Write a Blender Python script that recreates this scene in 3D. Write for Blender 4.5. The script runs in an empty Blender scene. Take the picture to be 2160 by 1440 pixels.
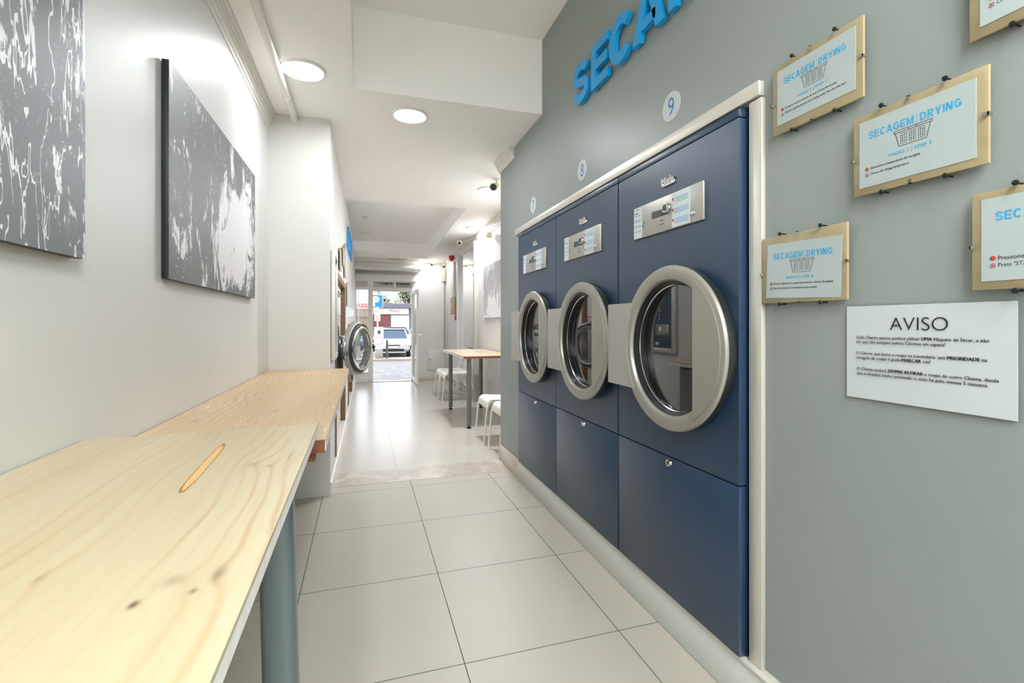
import bpy, bmesh, math, random
from mathutils import Vector, Matrix
random.seed(7)
PI = math.pi
R = math.radians
C = bpy.context.scene.collection
SC = bpy.context.scene

# ------------------------------------------------------------------ camera
F_PX = 1008.0
cam_d = bpy.data.cameras.new('camera')
cam_d.sensor_width = 36.0
cam_d.lens = 36.0 * F_PX / 2160.0
cam_d.shift_y = -(720 - 682.0) / 2160.0
cam_d.clip_start = 0.02
cam_d.clip_end = 300
cam = bpy.data.objects.new('camera', cam_d)
C.objects.link(cam)
cam.location = (0, 0, 1.2)
cam.rotation_euler = (R(90), 0, -math.atan(313.5 / F_PX))
SC.camera = cam

# ------------------------------------------------------------------ world, sun, exposure
w = bpy.data.worlds.new('world')
SC.world = w
w.use_nodes = True
wn = w.node_tree
bg = wn.nodes['Background']
sky = wn.nodes.new('ShaderNodeTexSky')
sky.sky_type = 'HOSEK_WILKIE'
sky.turbidity = 4.0
sky.ground_albedo = 0.5
sky.sun_direction = Vector((-0.35, 0.45, 0.82)).normalized()
mixn = wn.nodes.new('ShaderNodeMixRGB')
mixn.inputs[0].default_value = 0.75
mixn.inputs[2].default_value = (0.9, 0.94, 1.0, 1)
wn.links.new(sky.outputs[0], mixn.inputs[1])
wn.links.new(mixn.outputs[0], bg.inputs[0])
bg.inputs[1].default_value = 0.78
sun_d = bpy.data.lights.new('sun', 'SUN')
sun_d.energy = 1.5
sun_d.angle = R(0.6)
sun_d.color = (1.0, 0.96, 0.9)
sun = bpy.data.objects.new('sun', sun_d)
C.objects.link(sun)
sun.rotation_euler = Vector((-0.35, 0.40, 0.82)).to_track_quat('Z', 'Y').to_euler()

SC.view_settings.view_transform = 'Standard'
SC.view_settings.look = 'None'
SC.view_settings.exposure = 2.48
SC.view_settings.gamma = 1.0
SC.view_settings.use_curve_mapping = False
cy = SC.cycles
cy.use_denoising = True
cy.max_bounces = 12
cy.diffuse_bounces = 9
cy.glossy_bounces = 5
cy.transparent_max_bounces = 12
cy.caustics_reflective = False
cy.caustics_refractive = False
cy.sample_clamp_indirect = 6.0
LAMP_W = 9.0

# ------------------------------------------------------------------ colour + material helpers
def lin(v):
    v /= 255.0
    return v / 12.92 if v <= 0.04045 else ((v + 0.055) / 1.055) ** 2.4
def rgb(r, g, b):
    return (lin(r), lin(g), lin(b), 1.0)

class NT:
    """tiny node helper around one material"""
    def __init__(s, name):
        s.m = bpy.data.materials.new(name)
        s.m.use_nodes = True
        s.t = s.m.node_tree
        s.p = s.t.nodes['Principled BSDF']
        s.out = s.t.nodes['Material Output']
        s._obj = None
    def n(s, typ, **kw):
        x = s.t.nodes.new(typ)
        for k, v in kw.items():
            setattr(x, k, v)
        return x
    def link(s, a, b):
        s.t.links.new(a, b)
    def val(s, sock, v):
        if hasattr(v, 'is_linked') or isinstance(v, bpy.types.NodeSocket):
            s.link(v, sock)
        else:
            sock.default_value = v
    def coord(s):
        if s._obj is None:
            s._obj = s.n('ShaderNodeTexCoord').outputs['Object']
        return s._obj
    def sep(s, v):
        x = s.n('ShaderNodeSeparateXYZ')
        s.link(v, x.inputs[0])
        return x.outputs
    def comb(s, x, y, z):
        c = s.n('ShaderNodeCombineXYZ')
        for i, v in enumerate((x, y, z)):
            s.val(c.inputs[i], v)
        return c.outputs[0]
    def math(s, op, a, b=None, c=None):
        x = s.n('ShaderNodeMath', operation=op)
        s.val(x.inputs[0], a)
        if b is not None:
            s.val(x.inputs[1], b)
        if c is not None:
            s.val(x.inputs[2], c)
        return x.outputs[0]
    def map(s, v, loc=(0, 0, 0), rot=(0, 0, 0), scale=(1, 1, 1)):
        x = s.n('ShaderNodeMapping')
        s.link(v, x.inputs[0])
        x.inputs[1].default_value = loc
        x.inputs[2].default_value = rot
        x.inputs[3].default_value = scale
        return x.outputs[0]
    def noise(s, v, scale=5, detail=3, rough=0.5, dist=0.0):
        x = s.n('ShaderNodeTexNoise')
        s.link(v, x.inputs['Vector'])
        x.inputs['Scale'].default_value = scale
        x.inputs['Detail'].default_value = detail
        x.inputs['Roughness'].default_value = rough
        x.inputs['Distortion'].default_value = dist
        return x.outputs['Fac']
    def ramp(s, v, stops, interp='LINEAR'):
        x = s.n('ShaderNodeValToRGB')
        s.link(v, x.inputs[0])
        cr = x.color_ramp
        cr.interpolation = interp
        while len(cr.elements) < len(stops):
            cr.elements.new(0.5)
        for e, (p, c) in zip(cr.elements, stops):
            e.position = p
            e.color = c if len(c) == 4 else (*c, 1)
        return x.outputs[0]
    def mix(s, f, a, b, mode='MIX'):
        x = s.n('ShaderNodeMixRGB', blend_type=mode)
        s.val(x.inputs[0], f)
        s.val(x.inputs[1], a)
        s.val(x.inputs[2], b)
        return x.outputs[0]
    def bump(s, h, strength=0.2, dist=0.01):
        x = s.n('ShaderNodeBump')
        s.link(h, x.inputs['Height'])
        x.inputs['Strength'].default_value = strength
        x.inputs['Distance'].default_value = dist
        s.link(x.outputs[0], s.p.inputs['Normal'])
    def set(s, **kw):
        names = dict(color='Base Color', rough='Roughness', metal='Metallic', spec='Specular IOR Level',
                     ior='IOR', coat='Coat Weight', emis='Emission Color', es='Emission Strength', trans='Transmission Weight')
        for k, v in kw.items():
            s.val(s.p.inputs[names[k]], v)

def plain(name, col, rough=0.5, metal=0.0, var=0.0, vscale=6.0, bump=0.0, bscale=200.0, **kw):
    t = NT(name)
    t.set(rough=rough, metal=metal, **kw)
    if var > 0:
        n = t.noise(t.coord(), vscale, 3)
        d = tuple(max(0, c * (1 - var)) for c in col[:3]) + (1,)
        u = tuple(min(1, c * (1 + var)) for c in col[:3]) + (1,)
        t.set(color=t.ramp(n, [(0.3, d), (0.7, u)]))
    else:
        t.set(color=col)
    if bump > 0:
        t.bump(t.noise(t.coord(), bscale, 2), bump, 0.002)
    return t.m

M = {}
M['white_wall'] = plain('white_wall_paint', rgb(211, 209, 205), 0.42, var=0.02, vscale=1.5, bump=0.08, bscale=60)
M['cream_wall'] = plain('warm_white_wall_paint', rgb(216, 212, 209), 0.5, var=0.015, vscale=1.5, bump=0.06, bscale=60)
M['grey_wall'] = plain('grey_green_wall_paint', rgb(141, 149, 146), 0.42, var=0.02, vscale=2.0, bump=0.1, bscale=260)
M['ceiling'] = plain('ceiling_paint', rgb(249, 246, 243), 0.6, var=0.01, vscale=1.0, bump=0.04, bscale=40)
M['trim'] = plain('white_trim_paint', rgb(228, 225, 220), 0.45)
M['white_plastic'] = plain('white_plastic', rgb(228, 226, 218), 0.35)
M['cream_plastic'] = plain('cream_plastic', rgb(205, 196, 165), 0.4)
M['black'] = plain('black_rubber', rgb(18, 18, 20), 0.4)
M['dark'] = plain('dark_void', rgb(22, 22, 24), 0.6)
M['steel'] = None
t = NT('brushed_steel')
nz = t.noise(t.map(t.coord(), scale=(40, 2, 40)), 20, 3)
t.set(color=t.ramp(nz, [(0.3, rgb(211, 206, 196)), (0.7, rgb(217, 212, 202))]), metal=0.35,
      rough=t.ramp(nz, [(0.2, (0.33,) * 3), (0.8, (0.37,) * 3)]))
M['steel'] = t.m
M['ring'] = plain('silver_door_paint', rgb(158, 156, 146), 0.36, metal=0.35, bump=0.05, bscale=900)
M['ring_dark'] = plain('dark_gasket', rgb(40, 42, 42), 0.28)
M['chrome'] = plain('chrome', rgb(215, 215, 212), 0.14, metal=1.0)
M['plinth'] = plain('pale_grey_plinth', rgb(204, 206, 202), 0.3, metal=0.0, var=0.02, vscale=3)
t = NT('navy_enamel')
t.set(color=rgb(35, 60, 87), rough=0.36, metal=0.1, spec=0.9)
t.bump(t.noise(t.coord(), 420, 2), 0.10, 0.0012)
M['navy'] = t.m
M['navy_edge'] = plain('navy_enamel_edge', rgb(30, 48, 76), 0.3)
t = NT('dark_door_glass')
t.set(color=(0.008, 0.009, 0.009, 1), rough=0.015, ior=2.4)
M['dark_glass'] = t.m
M['panel'] = plain('control_panel_steel', rgb(178, 176, 170), 0.4, metal=0.4)
M['paper'] = plain('printed_paper', rgb(190, 197, 199), 0.55)
M['paper_blueish'] = plain('sticker_paper', rgb(208, 218, 222), 0.4)
M['screen'] = plain('display_grey', rgb(70, 74, 74), 0.2)
M['ink'] = plain('black_ink', rgb(30, 32, 34), 0.6)
M['cyan_ink'] = plain('cyan_ink', rgb(58, 158, 205), 0.6)
M['blue_ink'] = plain('blue_ink', rgb(35, 98, 170), 0.5)
M['letter'] = plain('blue_acrylic', rgb(0, 158, 228), 0.32)
M['red'] = plain('red_plastic', rgb(190, 35, 30), 0.35)
M['flag_red'] = plain('flag_red', rgb(200, 60, 50), 0.6)
M['flag_green'] = plain('flag_green', rgb(50, 120, 60), 0.6)
M['flag_blue'] = plain('flag_blue', rgb(60, 60, 110), 0.6)
M['mdf'] = plain('hardboard', rgb(176, 156, 122), 0.5, var=0.08, vscale=14)
M['leg_grey'] = plain('grey_metal_leg', rgb(108, 120, 122), 0.32, metal=0.3)
M['alu'] = plain('aluminium_frame', rgb(150, 148, 142), 0.4, metal=0.5)
M['leg_far'] = plain('far_table_metal', rgb(112, 110, 108), 0.35, metal=0.2)
M['alu_light'] = plain('pale_grey_post', rgb(176, 170, 160), 0.45)
M['alarm_beige'] = plain('beige_alarm_case', rgb(168, 150, 122), 0.4)
M['chair'] = plain('cream_chair_enamel', rgb(222, 219, 208), 0.35)
M['brown_edge'] = plain('brown_wood_edge', rgb(122, 74, 44), 0.5, var=0.15, vscale=30)
M['frame_wood'] = plain('brown_frame_wood', rgb(128, 92, 64), 0.45, var=0.12, vscale=30)
M['edge_white'] = plain('worn_white_edge', rgb(236, 230, 225), 0.45, var=0.08, vscale=40)
M['marble'] = None
t = NT('threshold_marble')
nz = t.noise(t.coord(), 6, 5, 0.6, 0.8)
t.set(color=t.ramp(nz, [(0.35, rgb(196, 186, 176)), (0.55, rgb(176, 163, 152)), (0.68, rgb(190, 178, 168))]), rough=0.25)
M['marble'] = t.m
M['baseboard_tile'] = plain('beige_tile_skirting', rgb(204, 196, 182), 0.22)
t = NT('mirror')
t.set(color=(0.93, 0.95, 0.94, 1), metal=1.0, rough=0.0)
M['mirror'] = t.m
M['picture_edge'] = plain('picture_edge', rgb(26, 26, 34), 0.4)
def clear_glass(name, tint=(0.97, 0.985, 0.98, 1), ior=1.45):
    t = NT(name)
    tr = t.n('ShaderNodeBsdfTransparent'); tr.inputs[0].default_value = tint
    gl = t.n('ShaderNodeBsdfGlossy'); gl.inputs['Roughness'].default_value = 0.0
    fn_ = t.n('ShaderNodeFresnel'); fn_.inputs[0].default_value = ior
    geo = t.n('ShaderNodeNewGeometry')
    fr = t.n('ShaderNodeMath', operation='MULTIPLY')
    t.link(fn_.outputs[0], fr.inputs[0]); t.link(t.math('SUBTRACT', 1.0, geo.outputs['Backfacing']), fr.inputs[1])
    mx = t.n('ShaderNodeMixShader')
    t.link(fr.outputs[0], mx.inputs[0]); t.link(tr.outputs[0], mx.inputs[1]); t.link(gl.outputs[0], mx.inputs[2])
    t.link(mx.outputs[0], t.out.inputs[0])
    return t.m
M['glass'] = clear_glass('clear_glass')
M['bowl_glass'] = clear_glass('bowl_glass', (0.86, 0.88, 0.88, 1), 1.8)
def emit(name, col, s):
    t = NT(name); t.set(color=(0.9, 0.9, 0.9, 1), emis=col, es=s, rough=0.4); return t.m
M['lamp_lens'] = emit('lamp_lens', (1, 0.98, 0.94, 1), 3.0)
M['lamp_off'] = plain('lamp_lens_off', rgb(235, 228, 205), 0.4)

# floor tiles: pale porcelain with thin dark joints
def tile_mat(name, x0, wx, y0, wy, half, col, joint, rough):
    t = NT(name)
    o = t.sep(t.coord())
    def line(v, a, wd):
        q = t.math('DIVIDE', t.math('SUBTRACT', v, a), wd)
        fr = t.math('FRACT', t.math('ADD', q, 0.5))
        return t.math('LESS_THAN', t.math('ABSOLUTE', t.math('SUBTRACT', fr, 0.5)), half / wd)
    m = t.math('MAXIMUM', line(o[0], x0, wx), line(o[1], y0, wy))
    n = t.noise(t.coord(), 2.2, 3)
    base = t.ramp(n, [(0.3, tuple(c * 0.96 for c in col[:3])), (0.7, col)])
    t.set(color=t.mix(m, base, joint), rough=t.math('ADD', t.math('MULTIPLY', m, 0.5), rough), spec=0.3)
    sp = t.noise(t.coord(), 30, 3)
    t.bump(sp, 0.015, 0.002)
    return t.m
M['tile_near'] = tile_mat('porcelain_tiles', 0.3415, 0.611, 1.66, 0.64, 0.0016, rgb(178, 171, 158), rgb(60, 64, 58), 0.4)
M['tile_far'] = tile_mat('porcelain_tiles_far', 0.262, 0.54, 4.39, 0.54, 0.0013, rgb(188, 181, 172), rgb(138, 130, 122), 0.24)

# pine board: long grain along Y, bent around knots
def pine(name, light, mid, dark, knots, gouges, scratches=False, org=(0, 0, 0)):
    t = NT(name)
    t._obj = t.map(t.coord(), loc=org)
    o = t.sep(t.coord())
    X, Y = o[0], o[1]
    warp = t.noise(t.map(t.coord(), scale=(1.0, 0.55, 1)), 3.0, 2, 0.5)
    big = t.noise(t.map(t.coord(), scale=(6, 0.5, 1)), 1.2, 2, 0.5)
    xx = t.math('ADD', X, t.math('MULTIPLY', t.math('SUBTRACT', warp, 0.5), 0.16))
    darkm = None
    for (kx, ky, sx, sy, amp, dk) in knots:
        dx = t.math('DIVIDE', t.math('SUBTRACT', X, kx), sx)
        dy = t.math('DIVIDE', t.math('SUBTRACT', Y, ky), sy)
        d2 = t.math('ADD', t.math('MULTIPLY', dx, dx), t.math('MULTIPLY', dy, dy))
        g = t.math('DIVIDE', 1.0, t.math('ADD', 1.0, t.math('MULTIPLY', d2, 0.25)))
        xx = t.math('ADD', xx, t.math('MULTIPLY', g, amp))
        k = t.math('MULTIPLY', t.math('POWER', 2.718, t.math('MULTIPLY', d2, -1.2)), dk)
        darkm = k if darkm is None else t.math('MAXIMUM', darkm, k)
    ph = t.math('MULTIPLY', xx, 230.0)
    rings = t.math('ADD', t.math('MULTIPLY', t.math('SINE', ph), 0.5), 0.5)
    rings = t.math('POWER', rings, 5.0)
    amp = t.ramp(t.noise(t.map(t.coord(), scale=(9, 0.7, 1)), 1.6, 2), [(0.42, (0, 0, 0)), (0.62, (1, 1, 1))])
    rings = t.math('MULTIPLY', rings, t.math('ADD', t.math('MULTIPLY', amp, 0.6), 0.14))
    fine = t.noise(t.map(t.coord(), scale=(160, 3, 1)), 1.0, 3)
    base = t.ramp(big, [(0.3, light), (0.75, mid)])
    col = t.mix(t.math('MULTIPLY', rings, 0.8), base, dark)
    col = t.mix(t.math('MULTIPLY', t.math('SUBTRACT', fine, 0.42), 1.5), col, mid)
    if darkm is not None:
        col = t.mix(darkm, col, rgb(88, 66, 44))
    nn = t.noise(t.coord(), 90, 3)
    for (gx, gy, ang, lx, ly, gc) in gouges:
        v = t.map(t.coord(), loc=(-gx, -gy, 0))
        r_ = t.n('ShaderNodeVectorRotate'); r_.rotation_type = 'Z_AXIS'
        t.link(v, r_.inputs['Vector']); r_.inputs['Angle'].default_value = -ang
        q = t.sep(r_.outputs[0])
        wob = t.math('MULTIPLY', t.math('SUBTRACT', nn, 0.5), 0.9)
        a = t.math('DIVIDE', q[0], lx); b = t.math('DIVIDE', q[1], ly)
        d2 = t.math('ADD', t.math('ADD', t.math('MULTIPLY', a, a), t.math('POWER', t.math('ABSOLUTE', b), 4.0)), wob)
        inner = t.math('LESS_THAN', d2, 0.62)
        rim = t.math('LESS_THAN', d2, 1.0)
        col = t.mix(rim, col, rgb(150, 96, 44))
        col = t.mix(inner, col, gc)
    if scratches:
        sc = t.noise(t.map(t.coord(), rot=(0, 0, R(24)), scale=(120, 9, 1)), 1.0, 2)
        zone = t.noise(t.map(t.coord(), loc=(3.1, 0.2, 0), scale=(5, 2.2, 1)), 1.0, 2)
        m = t.math('MULTIPLY', t.math('GREATER_THAN', sc, 0.655), t.math('GREATER_THAN', zone, 0.54))
        col = t.mix(m, col, rgb(226, 214, 192))
    t.set(color=col, rough=0.33, spec=0.45)
    t.bump(fine, 0.05, 0.001)
    return t.m
M['pine_light'] = pine('light_pine', rgb(190, 178, 148), rgb(177, 159, 124), rgb(168, 124, 74),
    [(-0.207, 0.536, 0.0045, 0.008, 0.014, 0.95), (-0.187, 0.574, 0.012, 0.013, 0.022, 0.35), (-0.146, 0.576, 0.007, 0.016, 0.014, 0.55),
     (-0.161, 0.546, 0.0045, 0.006, 0.006, 0.7), (-0.199, 1.003, 0.012, 0.018, 0.022, 0.3), (-0.168, 0.985, 0.005, 0.010, 0.008, 0.4), (-0.140, 1.045, 0.003, 0.045, 0.012, 0.5),
     (-0.32, 0.62, 0.006, 0.01, 0.01, 0.3), (-0.45, 1.25, 0.004, 0.01, 0.01, 0.4)],
    [(-0.283, 1.03, R(3.4), 0.0085, 0.165, rgb(206, 168, 104))], org=(-0.36, 0.3, 0))
M['pine_warm'] = pine('honey_pine', rgb(202, 176, 138), rgb(190, 158, 118), rgb(160, 120, 80),
    [(-0.52, 1.78, 0.010, 0.03, 0.02, 0.5), (-0.44, 2.1, 0.008, 0.02, 0.02, 0.4), (-0.5, 1.52, 0.008, 0.01, 0.02, 0.35), (-0.3, 1.9, 0.01, 0.03, 0.02, 0.3)],
    [], scratches=True, org=(-0.35, 2.4, 0))
M['pine_far'] = pine('far_table_pine', rgb(196, 176, 150), rgb(184, 160, 130), rgb(150, 115, 80), [], [])

# black and white plant photograph, printed on metal
def print_mat(name, seed, base, twigs, centre=None, org=(0, 0, 0)):
    """abstract plant photograph: pale ragged patches and twig lines on grey, laid out in the sheet's own plane"""
    t = NT(name)
    t._obj = t.map(t.coord(), loc=org)
    v = t.map(t.coord(), loc=(seed, seed * 0.7, 0))
    o = t.sep(t.coord())
    a = t.noise(t.map(v, scale=(1, 1.6, 1.0)), 4.0, 10, 0.68, 0.9)
    hatch = t.noise(t.map(v, rot=(R(-32), 0, 0), scale=(1, 34, 5)), 1.6, 3, 0.6, 0.4)
    big = t.noise(v, 2.2, 2)
    m = t.math('ADD', t.math('MULTIPLY', a, 0.8), t.math('ADD', t.math('MULTIPLY', hatch, 0.22), t.math('MULTIPLY', big, 0.25)))
    if centre:
        (cy_, cz_, ry_, rz_, k_) = centre
        dy = t.math('DIVIDE', t.math('SUBTRACT', o[1], cy_), ry_); dz = t.math('DIVIDE', t.math('SUBTRACT', o[2], cz_), rz_)
        d2 = t.math('ADD', t.math('MULTIPLY', dy, dy), t.math('MULTIPLY', dz, dz))
        m = t.math('ADD', m, t.math('SUBTRACT', t.math('MULTIPLY', t.math('POWER', 2.718, t.math('MULTIPLY', d2, -1.0)), k_), 0.03))
    white = t.ramp(m, [(0.665, (0, 0, 0)), (0.70, (1, 1, 1))])
    fleck = t.ramp(t.noise(v, 60, 4, 0.7), [(0.60, (0, 0, 0)), (0.66, (1, 1, 1))])
    zone = t.ramp(t.noise(t.map(v, loc=(4, 2, 1)), 5, 3), [(0.48, (0, 0, 0)), (0.6, (1, 1, 1))])
    white = t.math('MAXIMUM', white, t.math('MULTIPLY', fleck, zone))
    if twigs:
        for k, (rt, sy_, sz_, wid) in enumerate(((0.15, 9.0, 2.0, 0.006), (-0.5, 8.0, 1.8, 0.006), (0.5, 11.0, 2.4, 0.007), (-0.15, 14.0, 3.0, 0.008), (0.9, 8.0, 2.0, 0.005))):
            q = t.noise(t.map(v, loc=(k * 3.7, k, k), rot=(rt, 0, 0), scale=(1, sy_, sz_)), 1.0, 4, 0.55, 0.3)
            ln = t.math('LESS_THAN', t.math('ABSOLUTE', t.math('SUBTRACT', q, 0.5)), wid)
            zn = t.math('GREATER_THAN', t.noise(t.map(v, loc=(k * 5.1, 3, k)), 3.2, 2), 0.5)
            white = t.math('MAXIMUM', white, t.math('MULTIPLY', ln, zn))
    grey = t.ramp(t.noise(t.map(v, loc=(9, 9, 9)), 1.8, 3), [(0.3, rgb(*[c - 26 for c in base])), (0.7, rgb(*base))])
    col = t.mix(t.math('MULTIPLY', white, 0.85), grey, rgb(232, 228, 230))
    t.set(color=col, rough=0.42, metal=0.15)
    return t.m
M['print_a'] = print_mat('plant_photo_print', 3.3, (116, 122, 124), True, (1.1, 1.45, 0.25, 0.14, 0.0), (-0.61, 0.644, 1.69))
M['print_b'] = print_mat('garden_photo_print', 8.1, (100, 101, 101), False, (2.62, 1.62, 0.36, 0.20, 0.24), (-0.61, 2.39, 1.69))
M['print_c'] = print_mat('street_photo_print', 12.4, (176, 172, 176), False, (6.2, 1.4, 0.5, 0.25, 0.2), (1.7, 6.17, 1.65))

# outside
M['street'] = None
t = NT('cobbles')
vor = t.n('ShaderNodeTexVoronoi'); t.link(t.coord(), vor.inputs['Vector']); vor.inputs['Scale'].default_value = 6.0
t.set(color=t.mix(t.ramp(vor.outputs['Distance'], [(0.0, (1, 1, 1)), (0.6, (0, 0, 0))]), rgb(70, 72, 76), rgb(118, 115, 114)), rough=0.7)
t.bump(vor.outputs['Distance'], 0.6, 0.03)
M['street'] = t.m
M['kerb'] = plain('kerb_stone', rgb(150, 134, 120), 0.8, var=0.1)
M['asphalt'] = plain('asphalt', rgb(98, 95, 92), 0.85, var=0.08)
M['silver_car'] = plain('silver_car_paint', rgb(168, 168, 166), 0.3, metal=0.1)
M['blue_car'] = plain('blue_car_paint', rgb(66, 104, 146), 0.25, metal=0.2)
M['navy_car'] = plain('dark_car_paint', rgb(52, 66, 92), 0.25, metal=0.2)
M['white_car'] = plain('white_car_paint', rgb(222, 222, 222), 0.25)
M['car_glass'] = plain('car_window_glass', rgb(48, 66, 84), 0.12, spec=0.4)
M['tyre'] = plain('tyre', rgb(30, 30, 30), 0.8)
M['facade_grey'] = plain('grey_render', rgb(112, 112, 122), 0.8, var=0.03)
M['facade_white'] = plain('white_render', rgb(216, 214, 212), 0.8, var=0.03)
M['shutter'] = plain('red_brown_shutter', rgb(132, 78, 72), 0.6)
M['shop_window'] = plain('whitened_window', rgb(196, 194, 194), 0.3)
M['fence'] = plain('brown_fence', rgb(140, 120, 102), 0.8, var=0.15, vscale=3)
M['sign_white'] = plain('sign_white', rgb(226, 222, 216), 0.5)
M['sign_blue'] = plain('sign_blue', rgb(18, 118, 200), 0.4)
M['leaf'] = plain('leaves', rgb(92, 98, 56), 0.7, var=0.25, vscale=4)
M['leaf_light'] = plain('light_leaves', rgb(150, 172, 66), 0.7, var=0.15)
M['bark'] = plain('bark', rgb(92, 74, 58), 0.9)
M['bollard'] = plain('bollard_iron', rgb(78, 74, 72), 0.6)

# ------------------------------------------------------------------ mesh helpers
class B:
    def __init__(s):
        s.b = bmesh.new()
    def box(s, x0, x1, y0, y1, z0, z1, bev=0.0, seg=2):
        x0, x1 = min(x0, x1), max(x0, x1); y0, y1 = min(y0, y1), max(y0, y1); z0, z1 = min(z0, z1), max(z0, z1)
        v = [s.b.verts.new((x, y, z)) for x in (x0, x1) for y in (y0, y1) for z in (z0, z1)]
        fs = [s.b.faces.new([v[i] for i in q]) for q in ((0, 1, 3, 2), (4, 6, 7, 5), (0, 4, 5, 1), (2, 3, 7, 6), (0, 2, 6, 4), (1, 5, 7, 3))]
        if bev > 0:
            es = {e for f in fs for e in f.edges}
            bmesh.ops.bevel(s.b, geom=list(es), offset=bev, segments=seg, affect='EDGES', profile=0.5)
        return s
    def cyl(s, p0, p1, r0, r1=None, n=24, caps=True):
        p0 = Vector(p0); p1 = Vector(p1); r1 = r0 if r1 is None else r1
        q = (p1 - p0).normalized().to_track_quat('Z', 'Y')
        a = []; b = []
        for i in range(n):
            an = 2 * PI * i / n
            u = Vector((math.cos(an), math.sin(an), 0))
            a.append(s.b.verts.new(p0 + q @ (u * r0))); b.append(s.b.verts.new(p1 + q @ (u * r1)))
        for i in range(n):
            j = (i + 1) % n
            s.b.faces.new((a[i], a[j], b[j], b[i]))
        if caps:
            s.b.faces.new(a[::-1]); s.b.faces.new(b)
        return s
    def tube(s, pts, r, n=10):
        pts = [Vector(p) for p in pts]
        rings = []
        up = Vector((0.013, 0.027, 1)).normalized()
        for i, p in enumerate(pts):
            d = (pts[min(i + 1, len(pts) - 1)] - pts[max(i - 1, 0)]).normalized()
            u = up - d * up.dot(d)
            if u.length < 0.05:
                u = Vector((0.02, 1, 0)) - d * d.y
            if rings:
                u = pu - d * pu.dot(d)
            u.normalize(); pu = u
            w_ = d.cross(u)
            rings.append([s.b.verts.new(p + u * (r * math.cos(2 * PI * k / n)) + w_ * (r * math.sin(2 * PI * k / n))) for k in range(n)])
        for a, b in zip(rings, rings[1:]):
            for k in range(n):
                j = (k + 1) % n
                s.b.faces.new((a[k], a[j], b[j], b[k]))
        s.b.faces.new(rings[0][::-1]); s.b.faces.new(rings[-1])
        return s
    def lathe(s, prof, c=(0, 0, 0), axis='X', n=72, closed=True):
        """profile (r, a) turned about an axis through c"""
        rings = []
        for r, a in prof:
            ring = []
            for i in range(n):
                t_ = 2 * PI * i / n
                u, v = r * math.cos(t_), r * math.sin(t_)
                p = (a, u, v) if axis == 'X' else ((u, v, a) if axis == 'Z' else (u, a, v))
                ring.append(s.b.verts.new((c[0] + p[0], c[1] + p[1], c[2] + p[2])))
            rings.append(ring)
        m = len(rings)
        for k in range(m if closed else m - 1):
            a, b = rings[k], rings[(k + 1) % m]
            for i in range(n):
                j = (i + 1) % n
                s.b.faces.new((a[i], a[j], b[j], b[i]))
        return s
    def disc(s, c, r, axis='X', th=0.001, n=40):
        d = {'X': (1, 0, 0), 'Y': (0, 1, 0), 'Z': (0, 0, 1)}[axis]
        c = Vector(c); d = Vector(d) * th / 2
        return s.cyl(c - d, c + d, r, n=n)
    def prism(s, pts, d):
        """closed polygon (3D points) pushed along vector d"""
        d = Vector(d)
        a = [s.b.verts.new(Vector(p)) for p in pts]; b = [s.b.verts.new(Vector(p) + d) for p in pts]
        n = len(a)
        s.b.faces.new(a); s.b.faces.new(b[::-1])
        for i in range(n):
            j = (i + 1) % n
            s.b.faces.new((a[i], b[i], b[j], a[j]))
        return s
    def plate_hole(s, x, th, y0, y1, z0, z1, cy_, cz, r, n=72):
        """plate in the YZ plane, front at x, back at x+th, with a round hole"""
        angs = [2 * PI * i / n for i in range(n)]
        for (yy, zz) in ((y0, z0), (y1, z0), (y0, z1), (y1, z1)):
            a = math.atan2(zz - cz, yy - cy_) % (2 * PI)
            k = min(range(len(angs)), key=lambda i: min(abs(angs[i] - a), 2 * PI - abs(angs[i] - a)))
            angs[k] = a
        angs.sort()
        def edge(a):
            c_, s_ = math.cos(a), math.sin(a); t_ = 1e9
            if c_ > 1e-9: t_ = min(t_, (y1 - cy_) / c_)
            if c_ < -1e-9: t_ = min(t_, (y0 - cy_) / c_)
            if s_ > 1e-9: t_ = min(t_, (z1 - cz) / s_)
            if s_ < -1e-9: t_ = min(t_, (z0 - cz) / s_)
            return cy_ + c_ * t_, cz + s_ * t_
        R_ = []
        for xx in (x, x + th):
            o_ = [s.b.verts.new((xx, *edge(a))) for a in angs]
            i_ = [s.b.verts.new((xx, cy_ + r * math.cos(a), cz + r * math.sin(a))) for a in angs]
            R_.append((o_, i_))
        n = len(angs)
        for i in range(n):
            j = (i + 1) % n
            (o0, i0), (o1, i1) = R_
            s.b.faces.new((o0[i], i0[i], i0[j], o0[j])); s.b.faces.new((o1[i], o1[j], i1[j], i1[i]))
            s.b.faces.new((o0[i], o0[j], o1[j], o1[i])); s.b.faces.new((i0[i], i1[i], i1[j], i0[j]))
        return s
    def text(s, body, size, mtx, ext=0.0004, bold=0.0, fit=None, align='LEFT', res=2):
        """lettering; fit=(width, height) stretches it, origin is left/centre of the baseline"""
        cu = bpy.data.curves.new('lettering', 'FONT')
        cu.body = body; cu.size = size; cu.extrude = ext; cu.resolution_u = res; cu.offset = bold
        ob = bpy.data.objects.new('lettering', cu)
        C.objects.link(ob)
        dg = bpy.context.evaluated_depsgraph_get(); dg.update()
        me = bpy.data.meshes.new_from_object(ob.evaluated_get(dg))
        bpy.data.objects.remove(ob); bpy.data.curves.remove(cu)
        if not me.vertices:
            return 0.0
        xs = [v.co.x for v in me.vertices]; ys = [v.co.y for v in me.vertices]
        x0, x1, y0, y1 = min(xs), max(xs), min(ys), max(ys)
        fx = fy = 1.0
        if fit:
            fx = fit[0] / (x1 - x0) if fit[0] else 1.0
            fy = fit[1] / (y1 - y0) if fit[1] else (fx if fit[0] else 1.0)
            oy = y0
        else:
            oy = 0.0
        sh = 0.0 if align == 'LEFT' else -(x1 - x0) * fx / 2
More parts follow.
